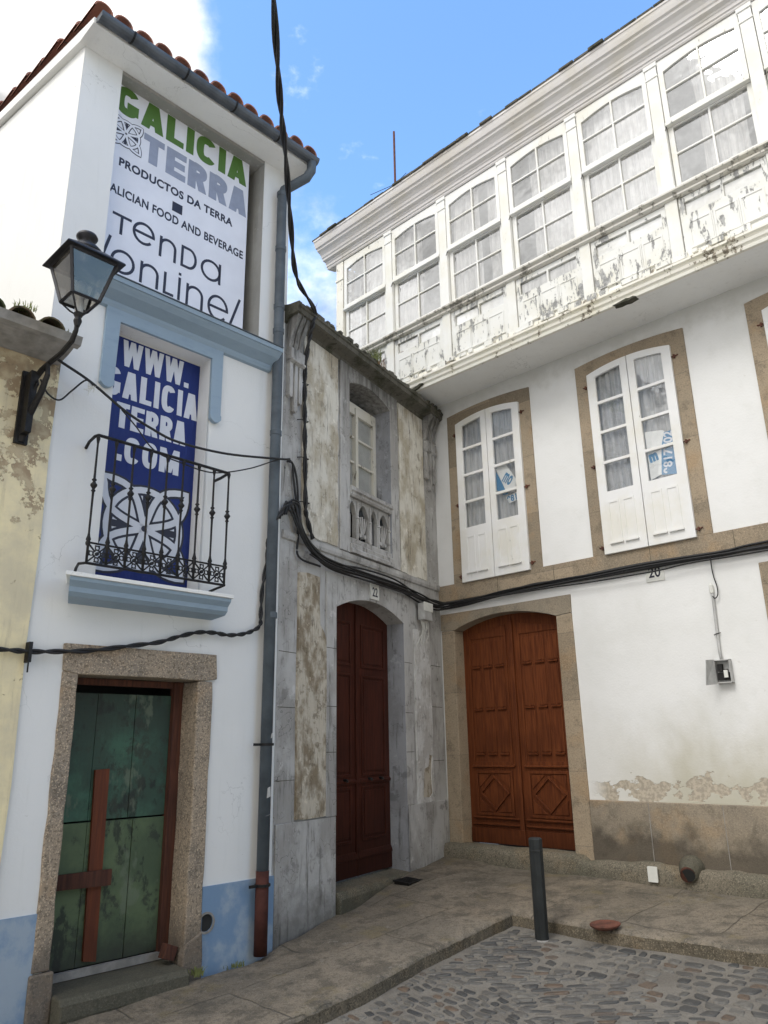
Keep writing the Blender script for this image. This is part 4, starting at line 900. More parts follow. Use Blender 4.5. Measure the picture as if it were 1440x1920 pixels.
# door leaves
def bdoor(u0, u1, flip):
    L_ = MB(); L_.poly([(u0, .335)]+[(u1, .335)]+[(u1+(u0-u1)*i/8, 2.985+.155*(1-((u1+(u0-u1)*i/8-1.6075)/.7025)**2)) for i in range(9)], -.235, -.205)
    o_ = L_.build('door_leaf', 'b_wood', HB)
    p = MB()
    for z0, z1 in ((2.44, 2.92), (1.30, 2.36), (.66, 1.20)):
        w = (u1-u0); a, b = u0+.10, u1-.10
        p.poly(rect(a, b, z0, z1), -.205, -.192, [rect(a+.025, b-.025, z0+.025, z1-.025)]); p.poly(rect(a+.05, b-.05, z0+.05, z1-.05), -.205, -.195)
    p.box(u0+.01, u1-.01, -.205, -.185, .34, .50).prof([(-.205, .50), (-.175, .50), (-.18, .53), (-.195, .56), (-.205, .57)], u0+.01, u1-.01)
    p.prof([(-.205, 1.225), (-.185, 1.23), (-.18, 1.255), (-.205, 1.28)], u0+.01, u1-.01)
    p.build('raised_panel', 'b_wood', o_, .004)
    k_ = MB()
    for uu in (u0+.22, u0+.45): k_.tube([(uu, .19, 1.27), (uu, .15, 1.27), (uu, .145, 1.25)], .014, 8)
    k_.build('door_knob', 'iron', o_)
bdoor(.905, 1.603, 0); bdoor(1.612, 2.31, 1)
MB().box(1.585, 1.63, -.205, -.180, .34, 3.12).build('door_astragal', 'b_wood', HB, .004)
MB().prof([(-.35, -.3), (.06, -.3), (.07, .0), (.065, .24), (.03, .30), (-.35, .335)], .92, 2.34).build('door_step', 'step', HB, .02)
# consoles at both ends
def console(u0, u1):
    w = (u1-u0); m = MB()
    for q_ in range(3):
        a = u0+w*(q_*.34+.01); b = a+w*.26
        top = [(0, 5.55), (.03, 5.56), (.05, 5.62), (.07, 5.72), (.11, 5.82), (.15, 5.90), (.15, 5.93), (0, 5.93)]
        m.prof(top, a, b)
    m.box(u0, u1, 0, .075, 5.40, 5.555).prof([(0, 5.38), (.05, 5.39), (.09, 5.41), (.09, 5.43), (0, 5.44)], u0, u1)
    for q_, zb in ((0, 5.02), (1, 4.87), (2, 4.99)):
        a = u0+w*(q_*.34+.02); b = a+w*.24; m.poly([(a, zb), ((a+b)/2, zb-.02), (b, zb), (b, 5.39), (a, 5.39)], 0, .055)
    return m
console(.005, .235).build('console', 'b_dark' if False else 'b_stone', HB, .005)
console(2.99, 3.26).build('console', 'b_stone', HB, .005)
MB().prof([(0, 5.84), (.02, 5.86), (.03, 5.89), (.08, 5.91), (.145, 5.925), (.17, 5.935), (.175, 5.985), (.19, 5.995), (.19, 6.02), (.0, 6.05), (-.35, 6.07), (-.35, 6.0), (0, 5.98)], -.03, 3.36).build('cornice', 'b_dark', HB)
m = MB(); rnd = random.Random(3)
for i in range(60):
    u = -.02+i*.056; m.box(u, u+.053+rnd.uniform(0, .003), -.3, .18+rnd.uniform(-.03, .025), 6.022, 6.04+rnd.uniform(0, .03))
m.build('roof_edge_slate', 'b_dark', HB, .004)

# ================================================================== GALLERY HOUSE (number 20)
HC = thing('gallery_house', 'large white corner house with long glazed wooden gallery and brown arched double door', 'house', FC)
CD = (.235, 1.731, .50, 2.995, .135)
wins = [.27, 2.27, 4.26]
WW = 1.335
holes = [archrect(CD[0]-.05, CD[1]+.05, CD[2]-.06, CD[3]+.03, CD[4])]
for u in wins: holes.append(archrect(u+.15, u+WW-.15, 3.58, 5.76, .06))
holes.append(rect(4.17, 5.5, .5, 3.0))
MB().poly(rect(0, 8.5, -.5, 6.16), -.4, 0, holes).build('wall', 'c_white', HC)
MB().box(-2.0, 8.5, -.1, -.02, 6.16, 9.2).build('gallery_inner_wall', 'galroom', HC)
# door surround
MB().poly([(.02, 3.01)]+arc(CD[0], CD[1], CD[3], CD[4])+[(1.93, 3.01), (1.935, 3.215), (.02, 3.215)], -.3, .020).build('door_arch', 'c_arch', HC, .008)
MB().poly([(.03, .40), (.235, .40), (.235, 2.99), (.03, 3.005)], -.3, .020).build('door_jamb', 'c_granite', HC, .008)
MB().poly([(1.731, .38), (1.948, .38), (1.93, 3.005), (1.731, 2.99)], -.3, .020).build('door_jamb', 'c_granite', HC, .008)
MB().box(1.950, 8.4, 0, .030, .44, 1.028).build('plinth', 'c_plinth', HC, .010)
m = MB()
for u in (2.60, 3.33, 4.3, 5.2): m.box(u, u+.006, .029, .0315, .45, 1.02)
m.build('plinth_joint', 'cement', HC)
n_ = 40; top = []
lg = MB(); rnd = random.Random(11); vs = []; U0, U1 = .03, 8.3; NN_ = 110
for i in range(NN_+1):
    u = U0+(U1-U0)*i/NN_; f1 = fbm(u*2, 1.3, 1.5); f2 = fbm(u*2.2, 7.7, 1.8)
    zt = .492+.012*f1 if u < 1.9 else .455+.03*f1; ot = .13+.03*f2
    for o_, z_ in ((-.05, zt+.01), (ot-.02, zt), (ot+.012, zt-.03), (ot+.02, zt-.08+.02*f2), (ot+.035+.012*f1, .15)): vs.append((u, -o_, z_))
lg.add(vs, [(i*5+j, i*5+j+1, (i+1)*5+j+1, (i+1)*5+j) for i in range(NN_) for j in range(4)]).build('footing_ledge', 'step', HC, 0, True)
# first floor string course (also the window sill band) and vertical window stones
MB().poly(rect(.0, 8.4, 3.375, 3.590), 0, .022).build('string_course', 'c_granite', HC, .006)
for u in (.95, 1.75, 2.93, 3.8, 4.9): joint(HC, u, u+.005, .0215, .0235, 3.38, 3.585)
MB().poly([(3.985, .5), (4.17, .5), (4.17, 3.0), (5.5, 3.0), (5.5, .5), (5.69, .5), (5.69, 3.22), (3.985, 3.22)], -.2, .02).build('side_door_surround', 'c_granite', HC, .008)
MB().box(4.17, 5.5, -.2, -.15, .5, 3.0).build('side_door', 'c_wood', HC)
def window(u, wi):
    out = [(u, 3.592), (u+.19, 3.592)]+[(a, b) for a, b in arc(u+.19, u+WW-.19, 5.72, .06)]+[(u+WW-.19, 3.592), (u+WW, 3.592)]+arc(u, u+WW, 5.925, .045)[::-1]
    MB().poly(out, -.3, .018).build('window_surround', 'c_granite', HC, .006)
    MB().box(u+.1, u+WW-.1, -.9, -.88, 3.5, 5.9).build('dim_room', 'room', HC)
    L0, L1 = u+.160, u+WW-.155; mid = (L0+L1)/2
    for side, (a, b) in enumerate(((L0, mid-.004), (mid+.004, L1))):
        st, sm = .105, .085
        ia, ib = (a+st, b-sm) if side == 0 else (a+sm, b-st)
        fz = lambda x_: 5.765+.068*(1-((x_-mid)/((L1-L0)/2))**2)
        tp = [(b+(a-b)*i/8, fz(b+(a-b)*i/8)) for i in range(9)]
        hs = []
        for z0, z1 in ((4.285, 4.615), (4.650, 4.985), (5.020, 5.355)): hs.append(rect(ia, ib, z0, z1))
        hs.append([(ia, 5.39), (ib, 5.39)]+[(ib+(ia-ib)*i/6, fz(ib+(ia-ib)*i/6)-.082) for i in range(7)])
        lf = MB().poly([(a, 3.578), (b, 3.578)]+tp, .016, .052, hs).build('window_leaf', 'w_paint', HC, .004)
        MB().quad(ia-.01, ib+.01, .030, 4.27, 5.74).build('pane', 'glass', lf)
        p = MB(); wp = (ib-ia)/2
        for q_ in range(2):
            c0 = ia+wp*q_+.012-(.0 if q_ else .02); c1 = c0+wp-.02
            p.poly(rect(c0, c1, 3.70, 4.17), .052, .058, [rect(c0+.022, c1-.022, 3.722, 4.148)]); p.prof([(.052, 3.675), (.075, 3.68), (.075, 3.695), (.052, 3.70)], c0-.01, c1+.01)
        p.build('raised_panel', 'w_paint', lf)
        curtain_mesh(ia-.05, ib+.05, 3.7, 5.78, -.015, .014, 5.5, wi*7+side).build('curtain', 'gcurtain', lf, 0, True)
        h = MB()
        for z in (3.66, 4.62, 5.62):
            e_ = a-.03 if side == 0 else b+.03
            h.tubeo([((a if side == 0 else b), .035, z), (e_, .035, z), (e_-(.04 if side == 0 else -.04), .02, z+.012)], .007, 6); h.box(e_-.008, e_+.008, .02, .045, z-.02, z+.02)
        h.build('hinge', 'rust', lf)
for i, u in enumerate(wins): window(u, i+1)
# brown double door
def cdoor(u0, u1):
    fz = lambda x_: 3.01+.135*(1-((x_-.983)/.748)**2)
    o_ = MB().poly([(u0, .492), (u1, .492)]+[(u1+(u0-u1)*i/8, fz(u1+(u0-u1)*i/8)) for i in range(9)], -.20, -.16).build('door_leaf', 'c_wood', HC, .003)
    p = MB(); a, b = u0+.11, u1-.10; w = (b-a)/3
    p.poly([(a-.02, 1.36), (b+.02, 1.36), (b+.02, fz(b)-.13), (a-.02, fz(a)-.13)], -.16, -.148, [rect(a, b, 1.40, min(fz(a), fz(b))-.17)])
    for q_ in range(3):
        for z0, z1 in ((1.50, 1.97), (2.02, 2.48), (2.53, min(fz(a), fz(b))-.22)):
            x0, x1 = a+w*q_+.012, a+w*(q_+1)-.012
            p.poly(rect(x0+.012, x1-.012, z0+.01, z1), -.16, -.153)
            p.prof([(-.16, z0-.028), (-.135, z0-.022), (-.135, z0-.006), (-.16, z0)], x0+.015, x1-.015)
            p.box((x0+x1)/2-.018, (x0+x1)/2+.018, -.16, -.140, z0-.0, z0+.016)
    p.build('tongue_boards', 'c_wood', o_, .002)
    d = MB(); za, zb = .80, 1.30
    d.prof([(-.16, 1.33), (-.13, 1.34), (-.13, 1.355), (-.16, 1.37)], a-.04, b+.04)
    d.poly(rect(a, b, za, zb), -.16, -.142, [rect(a+.03, b-.03, za+.03, zb-.03)])
    cx, cz = (a+b)/2, (za+zb)/2; rx, rz = (b-a)/2-.055, (zb-za)/2-.05
    d.poly([(cx-rx, cz), (cx, cz-rz), (cx+rx, cz), (cx, cz+rz)], -.16, -.138, [[(cx-rx+.03, cz), (cx, cz-rz+.034), (cx+rx-.03, cz), (cx, cz+rz-.034)]])
    for sx in (-1, 1):
        for sz in (-1, 1):
            d.poly([(cx+sx*(rx+.012), cz+sz*(rz+.008)), (cx+sx*.045, cz+sz*(rz+.008)), (cx+sx*(rx+.012), cz+sz*.055)], -.16, -.148)
    for z in (.705, .775): d.prof([(-.16, z-.02), (-.135, z-.012), (-.128, z), (-.145, z+.012), (-.16, z+.018)], u0+.05, u1-.03)
    d.box(u0+.01, u1-.01, -.16, -.142, .50, .66)
    d.build('diamond_panel', 'c_wood', o_, .003)
cdoor(.235, .979); cdoor(.987, 1.731)
MB().box(.955, 1.012, -.16, -.125, .62, 3.05).box(.945, 1.022, -.16, -.118, .50, .66).build('door_astragal', 'c_wood', HC, .005)
MB().box(.1, 1.9, -.9, -.85, .3, 3.2).build('dark_hallway', 'black', HC)

# ---- gallery
GO = .55; GL = -1.232; NBAY = 8; PB = 1.034
SOF = MB().prof([(0, 6.150), (.60, 6.135), (.60, 6.20), (0, 6.21)], -1.36, 8.4).build('gallery_soffit', 'soffit_white', HC)
bm_ = [(.45, 6.20), (.60, 6.133), (.635, 6.135), (.64, 6.160), (.625, 6.175), (.630, 6.190), (.65, 6.200), (.655, 6.225), (.63, 6.245), (.635, 6.265), (.665, 6.275), (.665, 6.300), (.63, 6.325), (.595, 6.345), (.585, 6.395), (.45, 6.395)]
MB().prof(bm_, -1.40, 8.45).build('gallery_base_moulding', 'g_mould', HC)
rnd = random.Random(21)      # rotted board ends under the panels
for i in range(34):
    u = -1.2+i*.2+rnd.uniform(-.06, .06); w = rnd.uniform(.05, .19); MB().box(u, u+w, .585, .60+rnd.uniform(.0, .03), 6.34+rnd.uniform(-.01, .02), 6.40+rnd.uniform(0, .015)).build('rotted_batten', 'g_low', HC, .003)
MB().poly([(.17, 6.125), (.24, 6.132), (.33, 6.15), (.40, 6.19), (.35, 6.20), (.27, 6.175), (.20, 6.165)], .61, .669).build('rotten_beam_end', 'b_dark', HC)
MB().prof([(.45, 7.10), (.575, 7.105), (.60, 7.120), (.60, 7.140), (.585, 7.150), (.605, 7.165), (.63, 7.175), (.63, 7.195), (.595, 7.215), (.57, 7.235), (.45, 7.235)], -1.40, 8.45).build('gallery_sill_rail', 'g_rail', HC)
MB().prof([(.45, 8.955), (.575, 8.955), (.585, 8.97), (.585, 8.99), (.60, 9.0), (.60, 9.04), (.61, 9.05), (.615, 9.07), (.66, 9.09), (.665, 9.12), (.68, 9.135), (.69, 9.17), (.72, 9.21), (.755, 9.235), (.76, 9.265), (.785, 9.28), (.80, 9.33), (.81, 9.375), (.82, 9.38), (.82, 9.41), (.45, 9.45)], -1.41, 8.5, .32, 0).build('eave_cornice', 'g_eave', HC)
m = MB(); rnd = random.Random(8)
for i in range(52):
    u = -1.70+i*.2; m.box(u, u+.19, .0, .825+rnd.uniform(-.01, .03), 9.412+rnd.uniform(0, .004), 9.435+rnd.uniform(0, .012))
m.add([(-1.70, -.80, 9.43), (8.5, -.80, 9.43), (8.5, 4, 11.0), (-1.70, 4, 11.0)], [(0, 1, 2, 3)])
m.build('roof_slates', 'b_dark', HC)
MB().poly([(3.13, 6.136), (3.20, 6.124), (3.26, 6.128), (3.31, 6.118), (3.40, 6.134), (3.37, 6.150), (3.33, 6.146), (3.29, 6.158), (3.22, 6.148)], .56, .647).build('broken_board', 'b_dark', HC)
# left end of the gallery (glazed too) and corner post
MB().box(-1.40, -1.245, .45, .565, 6.39, 9.0).box(-1.41, -1.24, .44, .578, 8.62, 8.66).build('corner_post', 'g_mould', HC, .005)
e_ = MB()
for o_ in (.0, .22): e_.box(-1.39, -1.35, o_, o_+.05, 6.4, 9.0)
for z in (6.42, 7.12, 8.03, 8.50, 8.9): e_.box(-1.39, -1.352, .05, .45, z, z+.05)
e_.build('end_window_frame', 'g_paint', HC)
MB().add([(-1.373, -.02, 7.15), (-1.373, -.45, 7.15), (-1.373, -.45, 8.9), (-1.373, -.02, 8.9)], [(0, 1, 2, 3)]).build('end_window_pane', 'gglass', HC)
MB().box(-1.385, -1.36, .02, .45, 6.42, 7.12).build('end_panel', 'g_paint', HC)
MB().box(-1.36, 8.4, .0, .54, 6.212, 6.25).build('gallery_floor', 'frame_wood', HC)
MB().box(-1.36, 8.4, .0, .50, 9.0, 9.03).build('gallery_ceiling', 'g_paint', HC)
def gwindow(b):
    x0 = GL+PB*b; a, c = x0, x0+.905
    i0, i1, mu = a+.065, c-.060, .020
    mid = (i0+i1)/2
    L_ = MB()
    # upper sash (in front), arched heads
    for_up = []
    for p0, p1, d in ((i0, mid-mu/2, 0), (mid+mu/2, i1, 1)):
        pr = [(p0+(p1-p0)*i/6, 8.745+.05*(math.sin(math.pi/2*i/6) if d == 0 else math.cos(math.pi/2*i/6))+.03) for i in range(7)]
        for_up.append([(p0, 8.515), (p1, 8.515)]+pr[::-1]); for_up.append(rect(p0, p1, 8.135, 8.495))
    L_.poly(rect(a+.008, c-.008, 8.045, 8.948), .520, .560, for_up)
    lo = []
    for p0, p1 in ((i0, mid-mu/2), (mid+mu/2, i1)): lo.append(rect(p0, p1, 7.300, 7.672)); lo.append(rect(p0, p1, 7.692, 8.03))
    L_.poly(rect(a+.008, c-.008, 7.236, 8.075), .480, .518, lo)
    L_.prof([(.56, 8.045), (.575, 8.05), (.575, 8.085), (.56, 8.10)], a+.008, c-.008)
    o_ = L_.build('gallery_window', 'g_paint', HC, .003)
    MB().quad(i0-.01, mid, .5405, 8.12, 8.84).quad(mid, i1+.01, .5395, 8.12, 8.84).quad(i0-.01, mid, .499, 7.29, 8.04).quad(mid, i1+.01, .498, 7.29, 8.04).build('pane', 'gglass', o_)
    q_ = MB().poly(rect(a+.008, c-.008, 6.398, 7.098), .500, .548, [rect(i0, mid-.012, 6.870, 7.030), rect(mid+.012, i1, 6.870, 7.030)])
    w = (i1-i0)/3
    for s_ in range(3):
        p0, p1 = i0+w*s_+.012, i0+w*(s_+1)-.012
        q_.poly(rect(p0, p1, 6.465, 6.775), .548, .554, [rect(p0+.02, p1-.02, 6.485, 6.755)]); q_.prof([(.548, 6.440), (.572, 6.445), (.572, 6.458), (.548, 6.466)], p0, p1+.02)
    for s_ in (1, 2): q_.box(i0+w*s_-.006, i0+w*s_+.006, .548, .556, 6.45, 6.79)
    pp = q_.build('gallery_panel', 'g_low', HC, .003)
    MB().box(i0-.01, i1+.01, .505, .510, 6.86, 7.04).build('panel_light', 'g_paint' if b % 3 else 'curtain', pp)
    MB().quad(i0-.01, i1+.01, .522, 6.86, 7.04).build('panel_pane', 'gglass', pp)
    spans = {0: [(.45, 1.0)], 1: [(0, .5)], 2: [(.0, .55), (.75, 1)], 3: [(.3, 1)], 4: [(0, 1)], 5: [(.36, .90)], 6: [(.2, 1)], 7: [(0, 1)]}[b]
    cm_ = MB()
    for s0, s1 in spans:
        t = curtain_mesh(i0+(i1-i0)*s0-.02, i0+(i1-i0)*s1+.02, 7.26, 8.84, .448, .026, 7*(s1-s0)+1, 31+b, .02); cm_.add(t.v, t.f)
    cm_.build('curtain', 'curtain', o_, 0, True)
for b in range(NBAY): gwindow(b)
m0 = None
for b in range(1, NBAY+1):
    x0 = GL+PB*b-.130
    if m0 is None:
        q_ = MB().box(0, .130, .45, .566, 6.395, 7.104).box(0, .130, .45, .566, 7.234, 8.955)
        q_.box(-.006, .136, .5, .576, 8.76, 8.785).box(-.012, .142, .5, .584, 8.90, 8.954).box(.0, .130, .5, .572, 8.785, 8.90).box(-.01, .14, .5, .576, 7.236, 7.27)
        m0 = q_.build('gallery_pilaster', 'g_paint', HC, .003, loc=(x0, 0, 0))
    else:
        c_ = m0.copy(); COL.objects.link(c_); c_.location = (x0, 0, 0)
m = MB()
for b in range(1, NBAY):
    u = GL+PB*b+.012; m.tubeo([(u, .565, 8.04), (u+.012, .59, 8.01), (u-.004, .595, 7.97)], .006, 5)
m.build('sash_hook', 'iron', HC)

# ================================================================== SMALL THINGS
# number plates
t = thing('house_number_plate', 'small pale plate with number 20 above the brown door under the cables', 'number plate', FC, 2.95, .0, 3.2)
MB().box(2.85, 3.05, 0, .012, 3.205, 3.37).build('plate', 'plate', t, .002); txt('20', 2.885, 3.015, 3.245, 3.36, .012, 't_navy', t, bold=.02)
t = thing('house_number_plate', 'small pale plate with number 22 above the dark red door', 'number plate', FB, 1.65, .024, 3.17)
MB().box(1.56, 1.74, .024, .036, 3.168, 3.345).build('plate', 'plate', t, .002); txt('22', 1.595, 1.705, 3.20, 3.305, .036, 't_navy', t, bold=.02)
# posters in the windows
t = thing('estate_agent_poster', 'crooked white and blue poster in the left tall window', 'poster', FC, 1.16, .014, 4.60)
MB().poly([(1.03, 4.97), (1.16, 5.035), (1.325, 4.76), (1.30, 4.60), (1.17, 4.62)], .008, .012).build('poster_sheet', 'paper', t)
MB().poly([(1.00, 4.92), (1.03, 4.93), (1.19, 4.60), (1.12, 4.60), (.99, 4.72)], .006, .0075).build('poster_edge', 'p_blue', t)
txt('mo', 1.13, 1.27, 4.73, 4.86, .012, 'p_blue', t, bold=.03, rot=R(-38))
MB().poly([(1.15, 4.565), (1.32, 4.60), (1.34, 4.50), (1.20, 4.47)], .005, .007).build('poster_fold', 'paper', t)
txt('981', 1.17, 1.31, 4.49, 4.575, .0075, 'p_blue', t, bold=.03, rot=R(5))
t = thing('estate_agent_poster', 'large white poster with blue telephone number band in the second tall window', 'poster', FC, 3.2, .014, 4.30)
MB().poly([(3.035, 4.865), (3.24, 4.83), (3.37, 4.62), (3.35, 4.30), (3.17, 4.34), (3.04, 4.30)], .008, .012).build('poster_sheet', 'paper', t)
MB().poly([(3.165, 4.33), (3.335, 4.30), (3.375, 4.72), (3.37, 4.80), (3.25, 4.80), (3.20, 4.64)], .0122, .0135).build('number_band', 'p_blue', t)
txt('9817702', 3.03, 3.50, 4.515, 4.615, .0135, 't_white', t, bold=.03, rot=R(83))
txt('m', 3.05, 3.15, 4.50, 4.60, .0125, 'p_blue', t, bold=.06, rot=R(10))
# meter box and conduit
t = thing('meter_box', 'open broken grey meter box hanging on the white wall below a conduit', 'meter box', FC, 3.5, .0, 2.1)
MB().tubeo([(3.513, .02, 3.04), (3.517, .02, 2.95), (3.505, .02, 2.42), (3.515, .03, 2.34)], .014, 10).build('conduit', 'plastic', t, 0, True)
MB().lathe([(.018, 0), (.022, .01), (.022, .08), (.010, .10)], (0, 0, 0), 10).build('conduit_cap', 'plate', t, loc=(3.513, .02, 2.99))
MB().box(3.45, 3.60, .005, .012, 2.12, 2.34).box(3.45, 3.458, .012, .07, 2.12, 2.34).box(3.592, 3.60, .012, .07, 2.12, 2.34).box(3.45, 3.60, .012, .07, 2.33, 2.34).box(3.45, 3.60, .012, .07, 2.12, 2.13).build('case', 'plastic', t, .002)
MB().add([(3.455, -.07, 2.345), (3.455, -.07, 2.115), (3.43, -.20, 2.335), (3.40, -.20, 2.10), (3.462, -.072, 2.345), (3.462, -.072, 2.115), (3.437, -.202, 2.335), (3.407, -.202, 2.10)], [(0, 1, 3, 2), (4, 6, 7, 5), (0, 4, 5, 1), (2, 3, 7, 6), (0, 2, 6, 4), (1, 5, 7, 3)]).build('hanging_lid', 'plastic', t)
MB().box(3.47, 3.58, .013, .05, 2.15, 2.22).box(3.53, 3.575, .05, .065, 2.16, 2.25).box(3.475, 3.52, .02, .06, 2.23, 2.30).build('terminal_block', 'iron', t)
MB().box(3.535, 3.572, .066, .072, 2.17, 2.24).build('fuse_cover', 'plate', t)
MB().tubeo([(3.475, .015, 2.585), (3.505, .04, 2.59), (3.54, .015, 2.60)], .005, 6).build('conduit_clip', 'iron', t)
# junction box on the grey house
t = thing('junction_box', 'grey box with frayed wires on the grey wall between the two doors', 'junction box', FB, 2.76, .0, 3.05)
MB().box(2.66, 2.88, .03, .12, 3.07, 3.28).build('case', 'plastic', t, .01)
MB().box(2.65, 2.89, .118, .128, 3.18, 3.29).build('cover', 'plate', t, .004)
m = MB(); rnd = random.Random(2)
for i in range(7):
    u = 2.66+i*.03; m.tubeo([(u, .07, 3.07), (u+rnd.uniform(-.03, .03), .08, 2.98), (u+rnd.uniform(-.05, .06), .05, 2.90), (u+rnd.uniform(-.06, .06), .03, 2.80+rnd.uniform(-.05, .05))], .004, 5)
m.build('loose_wire', 'plate', t)
# white plate and drain stub on the footing of the gallery house
FO = .175
solo(MB().poly([(2.60, .325), (2.69, .325), (2.695, .335), (2.695, .455), (2.685, .462), (2.605, .462), (2.597, .455), (2.597, .33)], FO, FO+.012).poly(circle(2.612, .447, .006, 8), FO+.012, FO+.014).poly(circle(2.68, .447, .006, 8), FO+.012, FO+.014), 'inspection_plate', 'plate', 'small white plastic plate on the stone footing beside the drain spout', 'plate', FC, 2.645, FO, .325)
t = thing('drain_spout', 'round rusty drain pipe mouth in grey cement at the foot of the white wall', 'drain pipe', FC, 3.0, FO, .33)
m = MB(); P_ = [(2.97, .0, .45), (2.98, .07, .45), (2.99, .13, .44), (2.998, .195, .425)]
m.tubeo(P_, [.13, .118, .098, .074], 16); m.build('cement_collar', 'step', t, 0, True)
MB().tubeo([(2.985, .17, .434), (3.002, .208, .418)], .068, 16).build('pipe_mouth', 'frame_wood', t)
MB().tubeo([(3.000, .202, .4205), (3.0028, .2095, .4172)], .060, 16).build('pipe_bore', 'black', t)
# rusty iron disc at the kerb
def disc():
    m = MB(); n = 26; prof = [(0, .026), (.70, .027), (.80, .036), (.94, .034), (1, .022), (.97, .004), (.85, -.012), (.6, -.035), (.3, -.04)]
    vs = []
    for r_, z_ in prof:
        for k_ in range(n):
            a = 2*math.pi*k_/n; e_ = 1+.12*max(0, math.cos(a-.3))**4; vs.append((.118*r_*e_*math.cos(a), .088*r_*math.sin(a), z_*.62))
    m.add(vs, [(i*n+k_, i*n+(k_+1) % n, (i+1)*n+(k_+1) % n, (i+1)*n+k_) for i in range(len(prof)-1) for k_ in range(n)]+[tuple(range(n)), tuple(range((len(prof)-1)*n, len(prof)*n))])
    return m
d_ = disc(); o_ = d_.build('iron_lid', 'rust', None, 0, False); o_.location = (1.72, 6.86, .185); o_.rotation_euler = (R(7), R(-3), R(-12))
tag(o_, 'rusty red oval iron lid lying on the kerb right of the bollard', 'lid')
# grate on the pavement by the dark door
gx, gy = .18, 8.62
o_ = MB()
o_.box(-.13, .13, -.10, -.088, 0, .014).box(-.13, .13, .088, .10, 0, .014).box(-.13, -.118, -.088, .088, 0, .014).box(.118, .13, -.088, .088, 0, .014)
for i in range(7): o_.box(-.10+i*.033, -.088+i*.033, -.088, .088, 0, .012)
o_.box(-.12, .12, -.088, .088, -.02, .002)
o_ = o_.build('drain_grate', 'iron'); o_.location = (gx, gy, pav_z(gx, gy)+.004); o_.rotation_euler = (R(4), 0, R(55)); tag(o_, 'small dark iron grate in the pavement before the dark red door', 'grate')
# bollard
bx, by = 1.245, 7.065; bz = street_z(bx, by)-.03
t = bpy.data.objects.new('bollard', None); COL.objects.link(t); t.location = (bx, by, bz); OFF[t] = (0, 0, 0); tag(t, 'short dark grey metal bollard standing in the cobbles by the kerb corner', 'bollard')
MB().lathe([(.058, 0), (.058, .70), (.060, .703), (.060, .715), (.058, .718), (.059, .800), (.055, .808)], (0, 0, 0), 8, .5).build('post', 'bollard', t, .004)
MB().lathe([(.051, .8085), (.048, .812), (.0, .8125)], (0, 0, 0), 8, .5).build('cap', 'bollard', t)
o_ = MB().lathe([(.07, 0), (.075, .01), (.06, .035)], (0, 0, 0), 14).build('mortar_collar', 'cement', t)
# wood block at the green door
solo(MB().poly([(-.99, .125), (-.90, .095), (-.865, .185), (-.955, .22)], -.10, -.02), 'wood_block', 'frame_wood', 'brown wooden wedge leaning in the foot of the green door frame', 'wood block', FA, -.93, -.06, .1, bevel=.004)
# antenna pole on the roof
t = thing('roof_pole', 'thin rusty vertical pole standing on the gallery house roof', 'pole', FC, 1.66, -.6, 9.5)
px_, py_ = .338-.709, 12.5-9.904
wp = Vector((.335, 12.49, 0))-FC.o; uu, oo = wp.dot(FC.d), wp.dot(FC.n)
MB().tubeo([(uu, oo, 10.3), (uu, oo, 13.5)], .022, 8).build('pole', 'rust', t)
MB().tubeo([(uu-.4, oo+.3, 12.02), (uu, oo, 12.22), (uu+.3, oo, 12.30)], .006, 5).build('stay_wire', 'iron', t)
# wall lantern
LA = thing('wall_lantern', 'black square street lantern on a curved bracket beside the yellow wall', 'street lamp', FA, -2.45, 0, 3.9)
lu, lo_ = -2.43, .695
def sqr(h, z): return [(lu-h, -(lo_-h), z), (lu+h, -(lo_-h), z), (lu+h, -(lo_+h), z), (lu-h, -(lo_+h), z)]
def frust(m, h0, z0, h1, z1, capa=True):
    m.add(sqr(h0, z0)+sqr(h1, z1), [(0, 1, 5, 4), (1, 2, 6, 5), (2, 3, 7, 6), (3, 0, 4, 7)]+([(0, 1, 2, 3), (4, 5, 6, 7)] if capa else []))
m = MB(); frust(m, .218, 5.005, .214, 5.018); frust(m, .214, 5.018, .10, 5.115); m.build('roof', 'lampiron', LA, .003)
MB().lathe([(.125, 5.10), (.12, 5.125), (.085, 5.165), (.045, 5.185), (.04, 5.20), (.05, 5.215), (.075, 5.235), (.078, 5.245), (.07, 5.262), (.03, 5.275)], (lu, -lo_, 0), 20).build('chimney_cap', 'lampiron', LA, 0, True)
m = MB(); ht, hb, zt, zb = .170, .098, 5.005, 4.700
A4, B4 = sqr(ht, zt), sqr(hb, zb)
for a, b in zip(A4, B4): m.tube([a, b], .0135, 4)
for i in range(4): m.tube([B4[i], B4[(i+1) % 4]], .014, 4); m.tube([A4[i], A4[(i+1) % 4]], .012, 4)
ctr = (lu, -lo_, 4.585)
for b in B4: m.tube([b, tuple(b[i]*.45+ctr[i]*.55 for i in range(2))+(4.625,), ctr], .007, 5)
m.build('frame', 'lampiron', LA)
m = MB()
for i in range(4):
    j = (i+1) % 4; q = .985
    sh = lambda p, z: (lu+(p[0]-lu)*q, -lo_+(p[1]+lo_)*q, z)
    m.add([sh(A4[i], zt), sh(A4[j], zt), sh(B4[j], zb), sh(B4[i], zb)], [(0, 1, 2, 3)])
m.build('glass_pane', 'lampglass', LA)
MB().lathe([(.02, 4.60), (.03, 4.62), (.03, 4.70), (.022, 4.71), (.045, 4.76), (.05, 4.80), (.03, 4.86), (.0, 4.87)], (lu, -lo_, 0), 12).build('lamp_bulb', 'plastic', LA, 0, True)
m = MB().lathe([(.018, 4.50), (.030, 4.545), (.022, 4.57), (.035, 4.60), (.02, 4.62)], (lu, -lo_, 0), 10)
